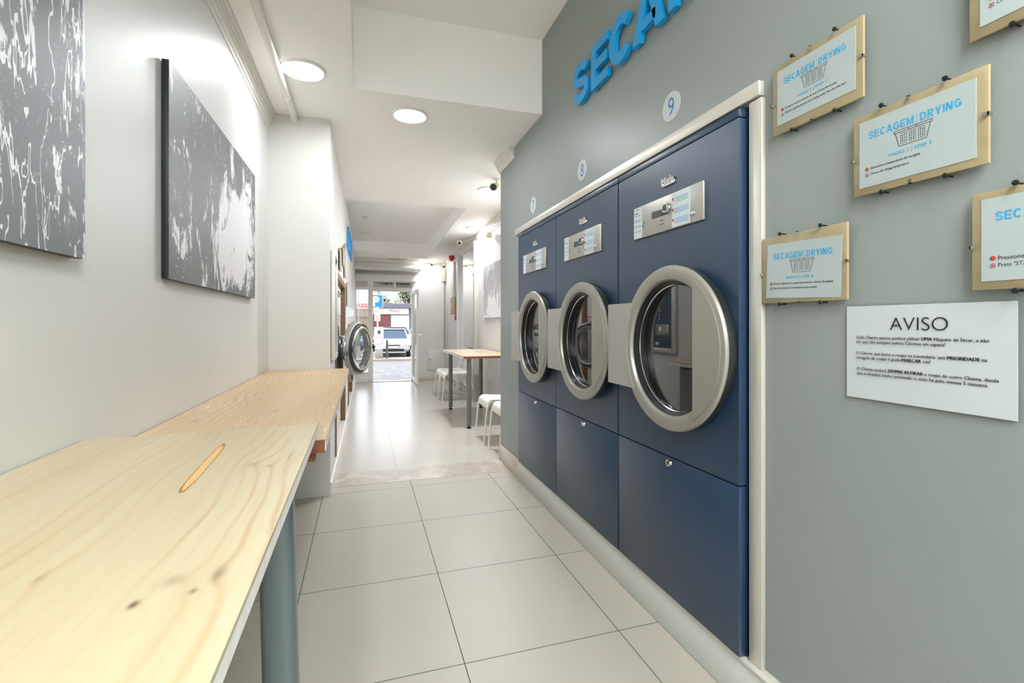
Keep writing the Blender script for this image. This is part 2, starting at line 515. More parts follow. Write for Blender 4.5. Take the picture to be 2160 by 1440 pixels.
        for v in me.vertices:
            v.co = mtx @ Vector(((v.co.x - x0) * fx + sh, (v.co.y - oy) * fy, v.co.z + ext))
        s.b.from_mesh(me)
        wd = (x1 - x0) * fx
        bpy.data.meshes.remove(me)
        return wd
    def xf(s, mtx):
        bmesh.ops.transform(s.b, matrix=mtx, verts=s.b.verts)
        return s

ORG = {}
def obj(name, b, m, parent=None, smooth=True, local=False, recalc=True):
    me = bpy.data.meshes.new(name)
    if parent is not None and not local:
        o_ = ORG.get(parent, Vector((0, 0, 0)))
        if o_.length > 0:
            bmesh.ops.translate(b.b, vec=-o_, verts=b.b.verts)
    if recalc:
        bmesh.ops.recalc_face_normals(b.b, faces=b.b.faces)
    b.b.to_mesh(me); b.b.free()
    if smooth:
        for p in me.polygons:
            p.use_smooth = True
        me.set_sharp_from_angle(angle=R(32))
    me.materials.append(m)
    o = bpy.data.objects.new(name, me)
    C.objects.link(o)
    if parent is not None:
        o.parent = parent
        ORG[o] = ORG.get(parent, Vector((0, 0, 0)))
    else:
        ORG[o] = Vector((0, 0, 0))
    return o
def obj_multi(name, parts, parent=None):
    me = bpy.data.meshes.new(name); bm = bmesh.new(); o_ = ORG.get(parent, Vector((0, 0, 0)))
    for k, (b_, m_) in enumerate(parts):
        bmesh.ops.recalc_face_normals(b_.b, faces=b_.b.faces)
        for f in b_.b.faces: f.material_index = k
        tmp = bpy.data.meshes.new('tmp'); b_.b.to_mesh(tmp); b_.b.free(); bm.from_mesh(tmp); bpy.data.meshes.remove(tmp)
    bmesh.ops.translate(bm, vec=-o_, verts=bm.verts)
    bm.to_mesh(me); bm.free()
    for b_, m_ in parts: me.materials.append(m_)
    o = bpy.data.objects.new(name, me); C.objects.link(o)
    if parent is not None: o.parent = parent
    ORG[o] = o_
    return o
def tag(o, label, cat, group=None, kind=None):
    o['label'] = label; o['category'] = cat
    if group: o['group'] = group
    if kind: o['kind'] = kind
    return o
def struct(o, label=None):
    o['kind'] = 'structure'
    if label: o['label'] = label
    return o
def thing(name, loc, label, cat, group=None, rz=0.0):
    o = bpy.data.objects.new(name, None)
    C.objects.link(o)
    o.empty_display_size = 0.1
    o.location = loc; o.rotation_euler = (0, 0, rz)
    ORG[o] = Vector(loc) if rz == 0 else Vector((0, 0, 0))
    return tag(o, label, cat, group)
def dup(root, loc, label=None, rz=None):
    def cp(o, par):
        c = o.copy(); C.objects.link(c)
        if par is not None: c.parent = par
        for ch in list(o.children): cp(ch, c)
        return c
    r = cp(root, None)
    r.location = loc
    if rz is not None: r.rotation_euler = (0, 0, rz)
    if label: r['label'] = label
    return r

def MR(y, z, x=0.0):   # lettering on the right wall: reads towards the camera, faces left
    return Matrix(((0, 0, -1, x), (-1, 0, 0, y), (0, 1, 0, z), (0, 0, 0, 1)))
def ML(y, z, x=0.0):   # lettering on a left wall: reads away from the camera, faces right
    return Matrix(((0, 0, 1, x), (1, 0, 0, y), (0, 1, 0, z), (0, 0, 0, 1)))
def MF(x, z, y=0.0):   # lettering facing the camera (-Y)
    return Matrix(((1, 0, 0, x), (0, 0, -1, y), (0, 1, 0, z), (0, 0, 0, 1)))

XR, XL, XF = 1.16, -0.61, 1.70       # grey wall, near left wall, far-room right wall
HC, HT = 2.62, 3.12                  # low ceiling, raised ceiling
YC, YT, YF = 3.557, 4.07, 10.25      # column face, end of grey wall, shop front
def wx(y):                           # the washer wall runs a hair off parallel
    return -0.221 + 0.066 * (y - YC) / 6.64

# ------------------------------------------------------------------ the room
struct(obj('floor', B().box(-0.9, 1.9, -2.2, 3.72, -0.12, 0), M['tile_near']))
struct(obj('floor.001', B().box(-0.9, 1.9, 4.05, YF + 0.2, -0.12, 0), M['tile_far']))
struct(obj('trim_1', B().box(-0.9, 1.9, 3.72, 4.05, -0.12, 0.0015), M['marble']), 'marble threshold strip between the two tiled floors')
struct(obj('wall_left', B().box(XL - 0.15, XL, -2.2, YC, 0, HC), M['white_wall']))
struct(obj('wall_back', B().box(XL - 0.15, 2.0, -2.35, -2.2, 0, HT), M['white_wall']))
struct(obj('wall_column', B().box(XL - 0.15, -0.221, YC, YC + 0.02, 0, HC), M['white_wall']))
# washer wall with two openings
O1 = (4.08, 5.56, 0.14, 1.60)
O2 = (6.55, 7.85, 0.14, 1.16)
bw = B()
def wseg(y0, y1, z0, z1):
    bw.prism([(wx(y0), y0, z0), (wx(y1), y1, z0), (wx(y1) - 0.12, y1, z0), (wx(y0) - 0.12, y0, z0)], (0, 0, z1 - z0))
wseg(YC + 0.02, O1[0], 0, HC); wseg(O1[0], O1[1], 0, O1[2]); wseg(O1[0], O1[1], O1[3], HC)
wseg(O1[1], O2[0], 0, HC); wseg(O2[0], O2[1], 0, O2[2]); wseg(O2[0], O2[1], O2[3], HC); wseg(O2[1], YF, 0, HC)
struct(obj('wall_far_left', bw, M['cream_wall']))
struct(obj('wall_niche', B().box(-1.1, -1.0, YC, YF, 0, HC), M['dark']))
# grey wall, with the dryer recess left open
DY0, DY1, DZ0, DZ1 = 1.205, 3.445, 0.155, 1.885
struct(obj('wall_right', B().box(XR, XR + 0.75, -2.2, DY0, 0, HT).box(XR, XR + 0.75, DY0, DY1, DZ1, HT)
           .box(XR, XR + 0.75, DY0, DY1, 0, DZ0 - 0.01).box(XR, XR + 0.75, DY1, YT, 0, HT).box(XR + 0.6, XR + 0.75, DY0, DY1, DZ0 - 0.01, DZ1), M['grey_wall']))
struct(obj('wall_far_right', B().box(XF, XF + 0.15, YT, YF + 0.1, 0, 2.7), M['cream_wall']))
# ceilings: low ceiling round a raised bay, then a sloping soffit round a shallow tray
RX, RY = -0.055, 3.04
struct(obj('ceiling', B().box(-0.9, RX, -2.2, RY, HC, HC + 0.04).box(-0.9, 1.95, RY, 5.82, HC, HC + 0.04)
           .box(RX - 0.02, RX, -2.2, RY, HC + 0.04, HT).box(RX, 1.95, RY, RY + 0.02, HC + 0.04, HT), M['ceiling']))
struct(obj('ceiling.001', B().box(RX - 0.02, 1.95, -2.2, RY + 0.02, HT, HT + 0.04), M['ceiling']))
cb = B()
def slab(x0, x1, y0, y1, z0, z1, th=0.04):
    cb.prism([(x0, y0, z0), (x1, y0, z0), (x1, y0, z0 + th), (x0, y0, z0 + th)], (0, 0, 0)) if False else None
    v = [cb.b.verts.new(p) for p in ((x0, y0, z0), (x1, y0, z0), (x1, y1, z1), (x0, y1, z1), (x0, y0, z0 + th), (x1, y0, z0 + th), (x1, y1, z1 + th), (x0, y1, z1 + th))]
    for q in ((0, 1, 2, 3), (7, 6, 5, 4), (0, 4, 5, 1), (1, 5, 6, 2), (2, 6, 7, 3), (3, 7, 4, 0)):
        cb.b.faces.new([v[i] for i in q])
TX, TY0, TY1, TZ = 1.215, 5.82, 9.7, 2.80
slab(TX, 1.95, TY0, TY1, HC, 2.50)
slab(-0.9, 1.95, TY1, YF + 0.1, 2.50, 2.49)
cb.box(-0.9, 1.95, TY0 - 0.02, TY0, HC + 0.04, TZ).box(-0.9, 1.95, TY1, TY1 + 0.02, 2.541, TZ)
cb.box(-0.9, TX + 0.02, TY0 - 0.02, TY1 + 0.02, TZ, TZ + 0.04)
cb.prism([(TX, TY0, HC + 0.0405), (TX, TY1, 2.5405), (TX, TY1, TZ), (TX, TY0, TZ)], (0.02, 0, 0))
struct(obj('ceiling.002', cb, M['ceiling']))
# cornices
def cornice_profile(n=5, d=0.045, h=0.115):
    pts = [(0, -h), (d * 0.12, -h)]
    for i in range(n):
        z = -h * (1 - (i + 1) / n)
        x = d * (0.12 + 0.88 * i / n)
        pts.append((x, z - h * 0.25 / n))
        pts.append((x + d * 0.10 / n, z))
        if i < n - 1:
            pts.append((d * (0.12 + 0.88 * (i + 1) / n), z))
    pts += [(d, -0.0001), (d, 0), (0, 0)]
    return pts
struct(obj('trim_2', B().prism([(XL + a, -2.2, HC + z) for a, z in cornice_profile()], (0, YC + 2.2, 0)), M['trim']), 'stepped white cornice along the top of the left wall')
struct(obj('trim_3', B().prism([(XR - a * 1.3, 3.66, HC + z * 0.8) for a, z in cornice_profile()], (0, YT - 3.66 + 0.03, 0)), M['trim']), 'short stepped white cornice at the end of the grey wall')
cr = B()
for (y0, y1, z0, z1) in ((YT + 0.1, TY0, HC, HC), (TY0, TY1, HC, 2.50), (TY1, 9.95, 2.50, 2.5)):
    pr0 = [(XF - a * 1.2, y0, z0 + z * 1.1) for a, z in cornice_profile()]
    pr1 = [(XF - a * 1.2, y1, z1 + z * 1.1) for a, z in cornice_profile()]
    va = [cr.b.verts.new(p) for p in pr0]; vb = [cr.b.verts.new(p) for p in pr1]
    for i in range(len(va)):
        j = (i + 1) % len(va)
        cr.b.faces.new((va[i], vb[i], vb[j], va[j]))
struct(obj('trim_4', cr, M['trim']), 'white cornice above the far right wall')
# skirting
struct(obj('baseboard_right', B().box(XR - 0.012, XR, DY1 + 0.03, YT + 0.012, 0, 0.14, 0.003).box(XR - 0.012, XR + 0.2, YT, YT + 0.012, 0, 0.14, 0.003), M['baseboard_tile']))
struct(obj('baseboard_far_right', B().box(XF - 0.012, XF, YT + 0.2, YF, 0, 0.09, 0.003), M['baseboard_tile']))
struct(obj('baseboard_front', B().box(1.08, XF, YF - 0.012, YF, 0, 0.09, 0.003), M['baseboard_tile']))
bl = B()
bl.prism([(wx(YC) + 0.014, YC, 0), (wx(YF) + 0.014, YF, 0), (wx(YF), YF, 0), (wx(YC), YC, 0)], (0, 0, 0.09))
struct(obj('baseboard_left', bl, M['trim']))

# shop front
struct(obj('wall_front', B().box(1.07, 1.95, YF, YF + 0.18, 0, 2.6).box(-0.3, 1.07, YF, YF + 0.18, 2.2, 2.6), M['cream_wall']))
struct(obj('trim_5', B().box(-0.2, 1.10, YF - 0.38, YF, 2.42, 2.50, 0.01).box(-0.2, 1.08, YF - 0.34, YF, 2.33, 2.42, 0.01)
           .box(-0.2, 1.13, YF - 0.42, YF, 2.275, 2.33, 0.012), M['trim']), 'stepped white bulkhead above the shop door')
struct(obj('trim_6', B().box(-0.2, 1.06, YF - 0.16, YF, 2.065, 2.20, 0.012), M['trim']), 'white roller shutter housing above the shop door')
d1 = struct(obj('door_1', B().box(0.092, 0.19, YF - 0.03, YF + 0.07, 0, 2.07, 0.004).box(0.97, 1.07, YF - 0.03, YF + 0.07, 0, 2.07, 0.004)
             .box(0.19, 0.97, YF - 0.02, YF + 0.06, 1.865, 1.95, 0.004).box(0.61, 0.65, YF, YF + 0.05, 1.95, 2.07).box(0.19, 0.97, YF - 0.1, YF + 0.1, 0, 0.012, 0.003), M['trim']), 'white shop door frame with transom')
obj('transom_pane', B().box(0.19, 0.61, YF + 0.02, YF + 0.026, 1.95, 2.07), M['glass'], d1)
obj('transom_pane', B().box(0.65, 0.97, YF + 0.02, YF + 0.026, 1.95, 2.07), M['glass'], d1)
# door leaf, standing open into the shop
obj('door_leaf', B().box(0.985, 1.025, 9.36, 9.43, 0.015, 1.86, 0.004).box(0.985, 1.025, 10.15, 10.22, 0.015, 1.86, 0.004)
    .box(0.985, 1.025, 9.43, 10.15, 0.015, 0.11).box(0.985, 1.025, 9.43, 10.15, 1.79, 1.86), M['trim'], d1)
obj('door_glass', B().box(1.002, 1.008, 9.43, 10.15, 0.11, 1.79), M['glass'], d1)
obj('door_handle', B().cyl((0.985, 9.395, 0.98), (0.935, 9.395, 0.98), 0.008).cyl((0.94, 9.395, 0.98), (0.94, 9.50, 0.98), 0.009)
    .cyl((1.025, 9.395, 0.98), (1.075, 9.395, 0.98), 0.008).cyl((1.07, 9.395, 0.98), (1.07, 9.50, 0.98), 0.009), M['chrome'], d1)
obj('sensor', B().box(0.5, 0.58, YF - 0.19, YF - 0.16, 2.10, 2.16, 0.008), M['white_plastic'], d1)
w1 = struct(obj('window_1', B().box(-0.19, -0.135, YF - 0.02, YF + 0.06, 0.12, 2.07, 0.003).box(-0.135, 0.092, YF - 0.02, YF + 0.06, 1.90, 1.95)
             .box(-0.19, 0.092, YF - 0.1, YF + 0.08, 0.0, 0.21, 0.006).box(-0.19, 0.092, YF - 0.14, YF + 0.08, 0.19, 0.215, 0.004), M['trim']), 'tall narrow shop window left of the door')
obj('window_pane', B().box(-0.135, 0.092, YF + 0.02, YF + 0.026, 0.21, 1.90).box(-0.135, 0.092, YF + 0.02, YF + 0.026, 1.95, 2.07), M['glass'], w1)

# ------------------------------------------------------------------ ceiling lamps
def downlight(x, y, z, label, on=True, power=1.0):
    r = thing('ceiling_light', (x, y, z), label, 'ceiling light', None)
    obj('bezel', B().lathe([(0.118, 0), (0.116, -0.010), (0.108, -0.013), (0.097, -0.008), (0.096, 0)], (x, y, z), 'Z', 48), M['white_plastic'], r)
    obj('lens', B().cyl((x, y, z - 0.001), (x, y, z - 0.006), 0.097, n=48), M['lamp_lens'] if on else M['lamp_off'], r)
    if on:
        l = bpy.data.lights.new('lamp_glow', 'AREA')
        l.shape = 'DISK'; l.size = 0.19; l.energy = LAMP_W * power; l.color = (0.90, 0.955, 1.0)
        lo = bpy.data.objects.new('lamp_glow', l); C.objects.link(lo)
        lo.parent = r; lo.location = (0, 0, -0.0085)
    return r
downlight(-0.32, 2.90, HC, 'round white ceiling light nearest the white pipe and left cornice', power=0.10)
downlight(0.302, 3.313, HC, 'round white ceiling light just beyond the raised ceiling bay', power=0.25)
downlight(1.27, 4.92, HC, 'round ceiling light with a security camera hanging in front of it', power=0.9)
downlight(1.53, 6.80, 2.59, 'round lit ceiling light on the right of the far room, beside the tray', power=0.55)
downlight(1.50, 8.15, 2.548, 'round unlit ceiling light behind the small far security camera', on=False)
downlight(1.30, 9.85, 2.50, 'round ceiling light next to the bulkhead over the shop door', power=0.16)
downlight(-0.32, -1.5, HC, 'unseen round fill light added on the ceiling by the back wall', power=1.0)  # added out of view behind the camera to lift the wall brightness
lp = thing('added_fill_panel', (0.55, -0.95, HT), 'unseen large square fill panel added in the raised ceiling bay to brighten the walls', 'ceiling light')  # added fill source, out of view; no known fixture hangs here
obj('frame', B().box(0.05, 1.05, -1.45, -1.4, HT - 0.02, HT).box(0.05, 1.05, -0.5, -0.45, HT - 0.02, HT).box(0.05, 0.10, -1.4, -0.5, HT - 0.02, HT).box(1.0, 1.05, -1.4, -0.5, HT - 0.02, HT), M['white_plastic'], lp)
obj('diffuser', B().box(0.10, 1.0, -1.4, -0.5, HT - 0.01, HT - 0.002), M['lamp_lens'], lp)
l = bpy.data.lights.new('fill_panel_glow', 'AREA'); l.shape = 'SQUARE'; l.size = 0.88; l.energy = 14.5; l.color = (0.87, 0.95, 1.0)
lo = bpy.data.objects.new('fill_panel_glow', l); C.objects.link(lo); lo.parent = lp; lo.location = (0, 0, -0.013)
downlight(0.05, 8.75, TZ, 'faint round unlit ceiling light inside the ceiling tray', on=False)
sd = thing('smoke_detector', (0.013, 7.4, TZ), 'small white smoke detector in the ceiling tray', 'smoke detector')
obj('base', B().cyl((0.013, 7.4, TZ), (0.013, 7.4, TZ - 0.018), 0.052), M['white_plastic'], sd)
obj('sensing_head', B().cyl((0.013, 7.4, TZ - 0.018), (0.013, 7.4, TZ - 0.045), 0.042, 0.034), M['cream_plastic'], sd)
el = thing('emergency_light', (0.68, 9.83, 2.495), 'slim cream emergency light on the ceiling before the shop door', 'emergency light')
obj('housing', B().box(0.52, 0.84, 9.80, 9.86, 2.475, 2.495, 0.006), M['cream_plastic'], el)
obj('diffuser', B().box(0.54, 0.82, 9.81, 9.85, 2.455, 2.475, 0.008), M['white_plastic'], el)
tag(obj('ceiling_pipe', B().cyl((-0.45, -2.2, HC - 0.021), (-0.45, 3.25, HC - 0.021), 0.020).cyl((-0.45, 3.22, HC - 0.023), (-0.45, YC, HC - 0.023), 0.0245), M['trim']),
    'white plastic pipe running under the ceiling beside the left cornice', 'pipe')

# ------------------------------------------------------------------ dryers
GX = 1.118     # front of the machines
def make_dryer(y0, y1):
    """one machine between y0 and y1; all parts in world coordinates at its first place"""
    cyy = (y0 + y1) / 2
    r = thing('tumble_dryer', (1.40, cyy, DZ0), '', 'tumble dryer')
    g = 0.0048
    dyc, dzc, ro = cyy - 0.072, 1.11, 0.303
    obj('casing', B().box(GX + 0.03, GX + 0.04, y0 + 0.006, y1 - 0.006, DZ0, DZ1 - 0.01).box(GX + 0.04, 1.70, y0 + 0.006, y0 + 0.016, DZ0, DZ1 - 0.01)
        .box(GX + 0.04, 1.70, y1 - 0.016, y1 - 0.006, DZ0, DZ1 - 0.01).box(GX + 0.04, 1.70, y0 + 0.016, y1 - 0.016, DZ1 - 0.03, DZ1 - 0.02) if False else
        B().plate_hole(GX + 0.028, 0.01, y0 + 0.006, y1 - 0.006, DZ0, DZ1 - 0.012, dyc, dzc, 0.262)
        .box(GX + 0.038, 1.72, y0 + 0.006, y0 + 0.014, DZ0, DZ1 - 0.012).box(GX + 0.038, 1.72, y1 - 0.014, y1 - 0.006, DZ0, DZ1 - 0.012), M['navy_edge'], r)
    fp = B().plate_hole(GX, 0.028, y0 + g, y1 - g, 0.694, 1.842, dyc, dzc, 0.262)
    obj('front_panel', fp, M['navy'], r)
    obj('service_panel', B().box(GX, GX + 0.028, y0 + g, y1 - g, DZ0 + 0.004, 0.689, 0.003), M['navy'], r)
    obj('top_panel', B().box(GX, GX + 0.028, y0 + g, y1 - g, 1.846, DZ1 - 0.014, 0.003), M['navy'], r)
    # round door
    DX = 1.062
    dr = obj('door', B().lathe([(0.247, DX + 0.010), (0.252, DX + 0.002), (0.258, DX), (ro - 0.013, DX), (ro - 0.005, DX + 0.002), (ro, DX + 0.009),
                                (ro - 0.001, DX + 0.014), (0.262, DX + 0.018), (0.247, DX + 0.018)], (0, dyc, dzc), 'X', 96), M['ring'], r)
    obj('door_rim', B().lathe([(ro - 0.006, DX + 0.014), (ro - 0.002, DX + 0.017), (ro - 0.003, DX + 0.040), (ro - 0.012, GX - 0.001), (0.262, GX - 0.001), (0.255, DX + 0.018)], (0, dyc, dzc), 'X', 96), M['ring_dark'], dr)
    obj('gasket', B().lathe([(0.249, DX + 0.010), (0.2485, DX + 0.014), (0.243, DX + 0.016), (0.2435, DX + 0.024), (0.238, DX + 0.027), (0.2385, DX + 0.036), (0.233, DX + 0.039), (0.233, DX + 0.055), (0.262, DX + 0.10), (0.262, DX + 0.02)], (0, dyc, dzc), 'X', 96), M['ring_dark'], dr)
    obj('trim_ring', B().lathe([(0.2345, DX + 0.036), (0.2315, DX + 0.039), (0.2345, DX + 0.042)], (0, dyc, dzc), 'X', 96), M['chrome'], dr)
    obj('glass', B().cyl((DX + 0.046, dyc, dzc), (DX + 0.056, dyc, dzc), 0.2355, n=96).xf(Matrix.Translation((DX + 0.05, dyc, dzc)) @ Matrix.Rotation(R(-1.95), 4, 'Z') @ Matrix.Translation((-DX - 0.05, -dyc, -dzc))), M['dark_glass'], dr)
    # handle: flat segment riding on the near side of the ring
    yh = dyc - 0.150
    pts = []
    rr = ro - 0.022
    a0 = math.acos(0.150 / rr)
    for i in range(25):
        a = PI - a0 + 2 * a0 * i / 24
        pts.append((DX - 0.0035, dyc + rr * math.cos(a), dzc + rr * math.sin(a)))
    obj('handle', B().prism(pts, (0.0045, 0, 0)), M['ring'], dr)
    obj('handle_shadow_gap', B().prism([(p[0] + 0.0038, dyc + (p[1] - dyc) * 1.008 - 0.001, dzc + (p[2] - dzc) * 1.008) for p in pts], (0.0012, 0, 0)), M['ring_dark'], dr)
    # hinge plate on the far side
    yb = y1 - 0.012
    pts = [(DX - 0.002, yb, dzc - 0.175), (DX - 0.002, yb, dzc + 0.175)]
    for i in range(13):
        a = R(37) - R(74) * i / 12
        pts.append((DX - 0.002, dyc + 0.272 * math.cos(a), dzc + 0.272 * 1.07 * math.sin(a)))
    obj('hinge_plate', B().prism(pts, (0.012, 0, 0)).box(DX, GX, yb - 0.02, yb, dzc - 0.17, dzc + 0.17), M['panel'], dr)
    # control panel
    px = GX - 0.010
    py0, py1, pz0, pz1 = cyy - 0.215, cyy + 0.222, 1.556, 1.690
    cp = obj('control_panel', B().box(px, GX, py0, py1, pz0, pz1, 0.003), M['panel'], r)
    W = py1 - py0
    t1 = B(); t2 = B(); f1 = B(); f2 = B()
    for k, zz in enumerate((pz1 - 0.022, pz1 - 0.062, pz1 - 0.100)):
        for q in range(4):
            t1.box(px - 0.0012, px - 0.0007, py0 + 0.076, py0 + 0.158 - 0.006 * (q % 2), zz - q * 0.0055, zz - q * 0.0055 - 0.0016)
    for k in range(4):
        for q in range(2):
            t2.box(px - 0.0012, px - 0.0007, py1 - 0.008, py1 - 0.054, pz1 - 0.034 - k * 0.022 - q * 0.004, pz1 - 0.0355 - k * 0.022 - q * 0.004)
    t2.box(px - 0.0012, px - 0.0007, py1 - 0.018, py1 - 0.044, pz1 - 0.010, pz1 - 0.013)
    for zz in (pz1 - 0.026, pz1 - 0.066, pz1 - 0.104):
        f1.disc((px - 0.0011, py0 + 0.165, zz), 0.0052, 'X', 0.0008, 20)
    for q in range(2):
        f2.disc((px - 0.0011, py1 - 0.015 - 0.015 * q, pz1 - 0.026), 0.004, 'X', 0.0008, 16)
    obj_multi('label_sticker', [(B().box(px - 0.0008, px, py1 - 0.002, py1 - 0.062, pz0 + 0.002, pz1 - 0.002), M['paper_blueish']), (t2, M['cyan_ink']), (f2, M['flag_red'])], cp)
    obj_multi('instruction_sticker', [(B().box(px - 0.0008, px, py0 + 0.068, py0 + 0.172, pz0 + 0.003, pz1 - 0.003), M['paper_blueish']), (t1, M['cyan_ink']), (f1, M['flag_red'])], cp)
    obj('display', B().box(px - 0.0012, px, py0 + 0.192, py0 + 0.302, pz0 + 0.062, pz0 + 0.090, 0.001), M['screen'], cp)
    kb = py0 + 0.196
    obj('selector_dial', B().cyl((px - 0.016, kb, pz0 + 0.083), (px, kb, pz0 + 0.083), 0.017, 0.019, 32), M['chrome'], cp)
    obj('dial_cap', B().cyl((px - 0.018, kb, pz0 + 0.083), (px - 0.016, kb, pz0 + 0.083), 0.012, 0.013, 32), M['screen'], cp)
    for (yy_, zz_, r_) in [(py0 + 0.225 + 0.012 * q, pz0 + 0.030, 0.0022) for q in range(3)] + [(py0 + 0.231 + 0.012 * q, pz0 + 0.044, 0.0022) for q in range(2)] + [(py1 - 0.08 + 0.008 * q, pz0 + 0.06 - 0.012 * q, 0.003) for q in range(2)]:
        obj('indicator', B().disc((px - 0.001, yy_, zz_), r_, 'X', 0.002, 12), M['screen'], cp)
    obj('service_socket', B().box(px - 0.006, px, py0 + 0.038, py0 + 0.062, pz0 + 0.026, pz0 + 0.036, 0.002), M['chrome'], cp)
    # maker's badge with raised letters
    bd = obj('badge', B().box(px + 0.004, GX, cyy - 0.052, cyy + 0.030, 1.729, 1.742, 0.001), M['chrome'], r)
    lt = B(); lt.text('Miele', 0.03, MR(cyy + 0.029, 1.737, px + 0.006), 0.002, 0.0012, fit=(0.080, 0.026))
    obj('badge_lettering', lt, M['chrome'], bd)
    lk = obj('lock', B().lathe([(0.0001, GX - 0.004), (0.006, GX - 0.004), (0.0065, GX - 0.008), (0.013, GX - 0.007), (0.0155, GX), (0.0001, GX)], (0, cyy - 0.012, 0.667), 'X', 32, closed=False), M['chrome'], r)
    obj('keyhole', B().disc((GX - 0.0048, cyy - 0.012, 0.667), 0.005, 'X', 0.001, 16), M['black'], lk)
    return r
LY = [(1.208, 1.952), (1.952, 2.696), (2.694, 3.425)]
dry = make_dryer(*LY[0])
dry['label'] = 'navy tumble dryer nearest the instruction signs, under the number 9'
c0 = (LY[0][0] + LY[0][1]) / 2
dup(dry, (1.40, c0 + 0.744, DZ0), 'navy tumble dryer in the middle of the row, under the number 8')
dup(dry, (1.40, c0 + 1.488 - 0.004, DZ0), 'navy tumble dryer farthest from the signs, under the number 7')
sf = thing('dryer_surround', (XR, 2.3, 0), 'brushed steel surround and grey plinth framing the three navy dryers', 'surround')
obj('top_rail', B().box(XR - 0.022, XR, 1.155, 3.585, DZ1 + 0.005, 1.935, 0.002), M['steel'], sf)
obj('side_strip', B().box(XR - 0.016, XR, 1.150, 1.200, 0.155, DZ1 - 0.002, 0.002), M['steel'], sf)
obj('side_strip', B().box(XR - 0.016, XR, 3.447, 3.48, 0.155, DZ1 + 0.005, 0.002), M['steel'], sf)
obj('plinth', B().box(XR - 0.030, XR + 0.03, 0.95, 3.50, 0.0, 0.150, 0.003), M['plinth'], sf)
obj('plinth_lip', B().box(XR - 0.036, XR + 0.02, 0.95, 3.50, 0.145, 0.1545, 0.002), M['steel'], sf)

# number discs
for nme, y, z, wd_ in (('7', 3.215, 2.045, 'seven, above the farthest dryer'), ('8', 2.415, 2.050, 'eight, above the middle dryer'), ('9', 1.612, 2.055, 'nine, above the nearest dryer')):
    r = thing('number_disc', (XR, y, z), 'round white disc with a blue number ' + wd_, 'number sign')
    obj('disc', B().cyl((XR - 0.002, y, z), (XR, y, z), 0.057, n=48), M['paper'], r)
    tb = B(); tb.text(nme, 0.09, MR(y, z - 0.034, XR - 0.002), 0.0003, -0.0008, fit=(0.036, 0.068), align='C', res=6)
    obj('numeral', tb, M['blue_ink'], r)
# big raised letters SECAR
def band_(b, pts, t_, place, dep):
    """a flat-ended stroke of width t_ along 2D points, given depth"""
    L_ = []; R2 = []
    n = len(pts)
    for i in range(n):
        a = Vector(pts[max(i - 1, 0)]); c_ = Vector(pts[min(i + 1, n - 1)])
        d = (c_ - a).normalized(); nn = Vector((-d.y, d.x)) * t_ / 2
        p = Vector(pts[i]); L_.append(p + nn); R2.append(p - nn)
    va = [b.b.verts.new(place(p, 0)) for p in L_]; vb = [b.b.verts.new(place(p, 0)) for p in R2]
    vc = [b.b.verts.new(place(p, dep)) for p in L_]; vd = [b.b.verts.new(place(p, dep)) for p in R2]
    for i in range(n - 1):
        b.b.faces.new((va[i], va[i + 1], vb[i + 1], vb[i])); b.b.faces.new((vc[i], vd[i], vd[i + 1], vc[i + 1]))
        b.b.faces.new((va[i], vc[i], vc[i + 1], va[i + 1])); b.b.faces.new((vb[i], vb[i + 1], vd[i + 1], vd[i]))
    b.b.faces.new((va[0], vb[0], vd[0], vc[0])); b.b.faces.new((va[-1], vc[-1], vd[-1], vb[-1]))
def ell(cx_, cy_, rx, ry, a0, a1, n=20):
    return [(cx_ + rx * math.cos(R(a0 + (a1 - a0) * i / n)), cy_ + ry * math.sin(R(a0 + (a1 - a0) * i / n))) for i in range(n + 1)]
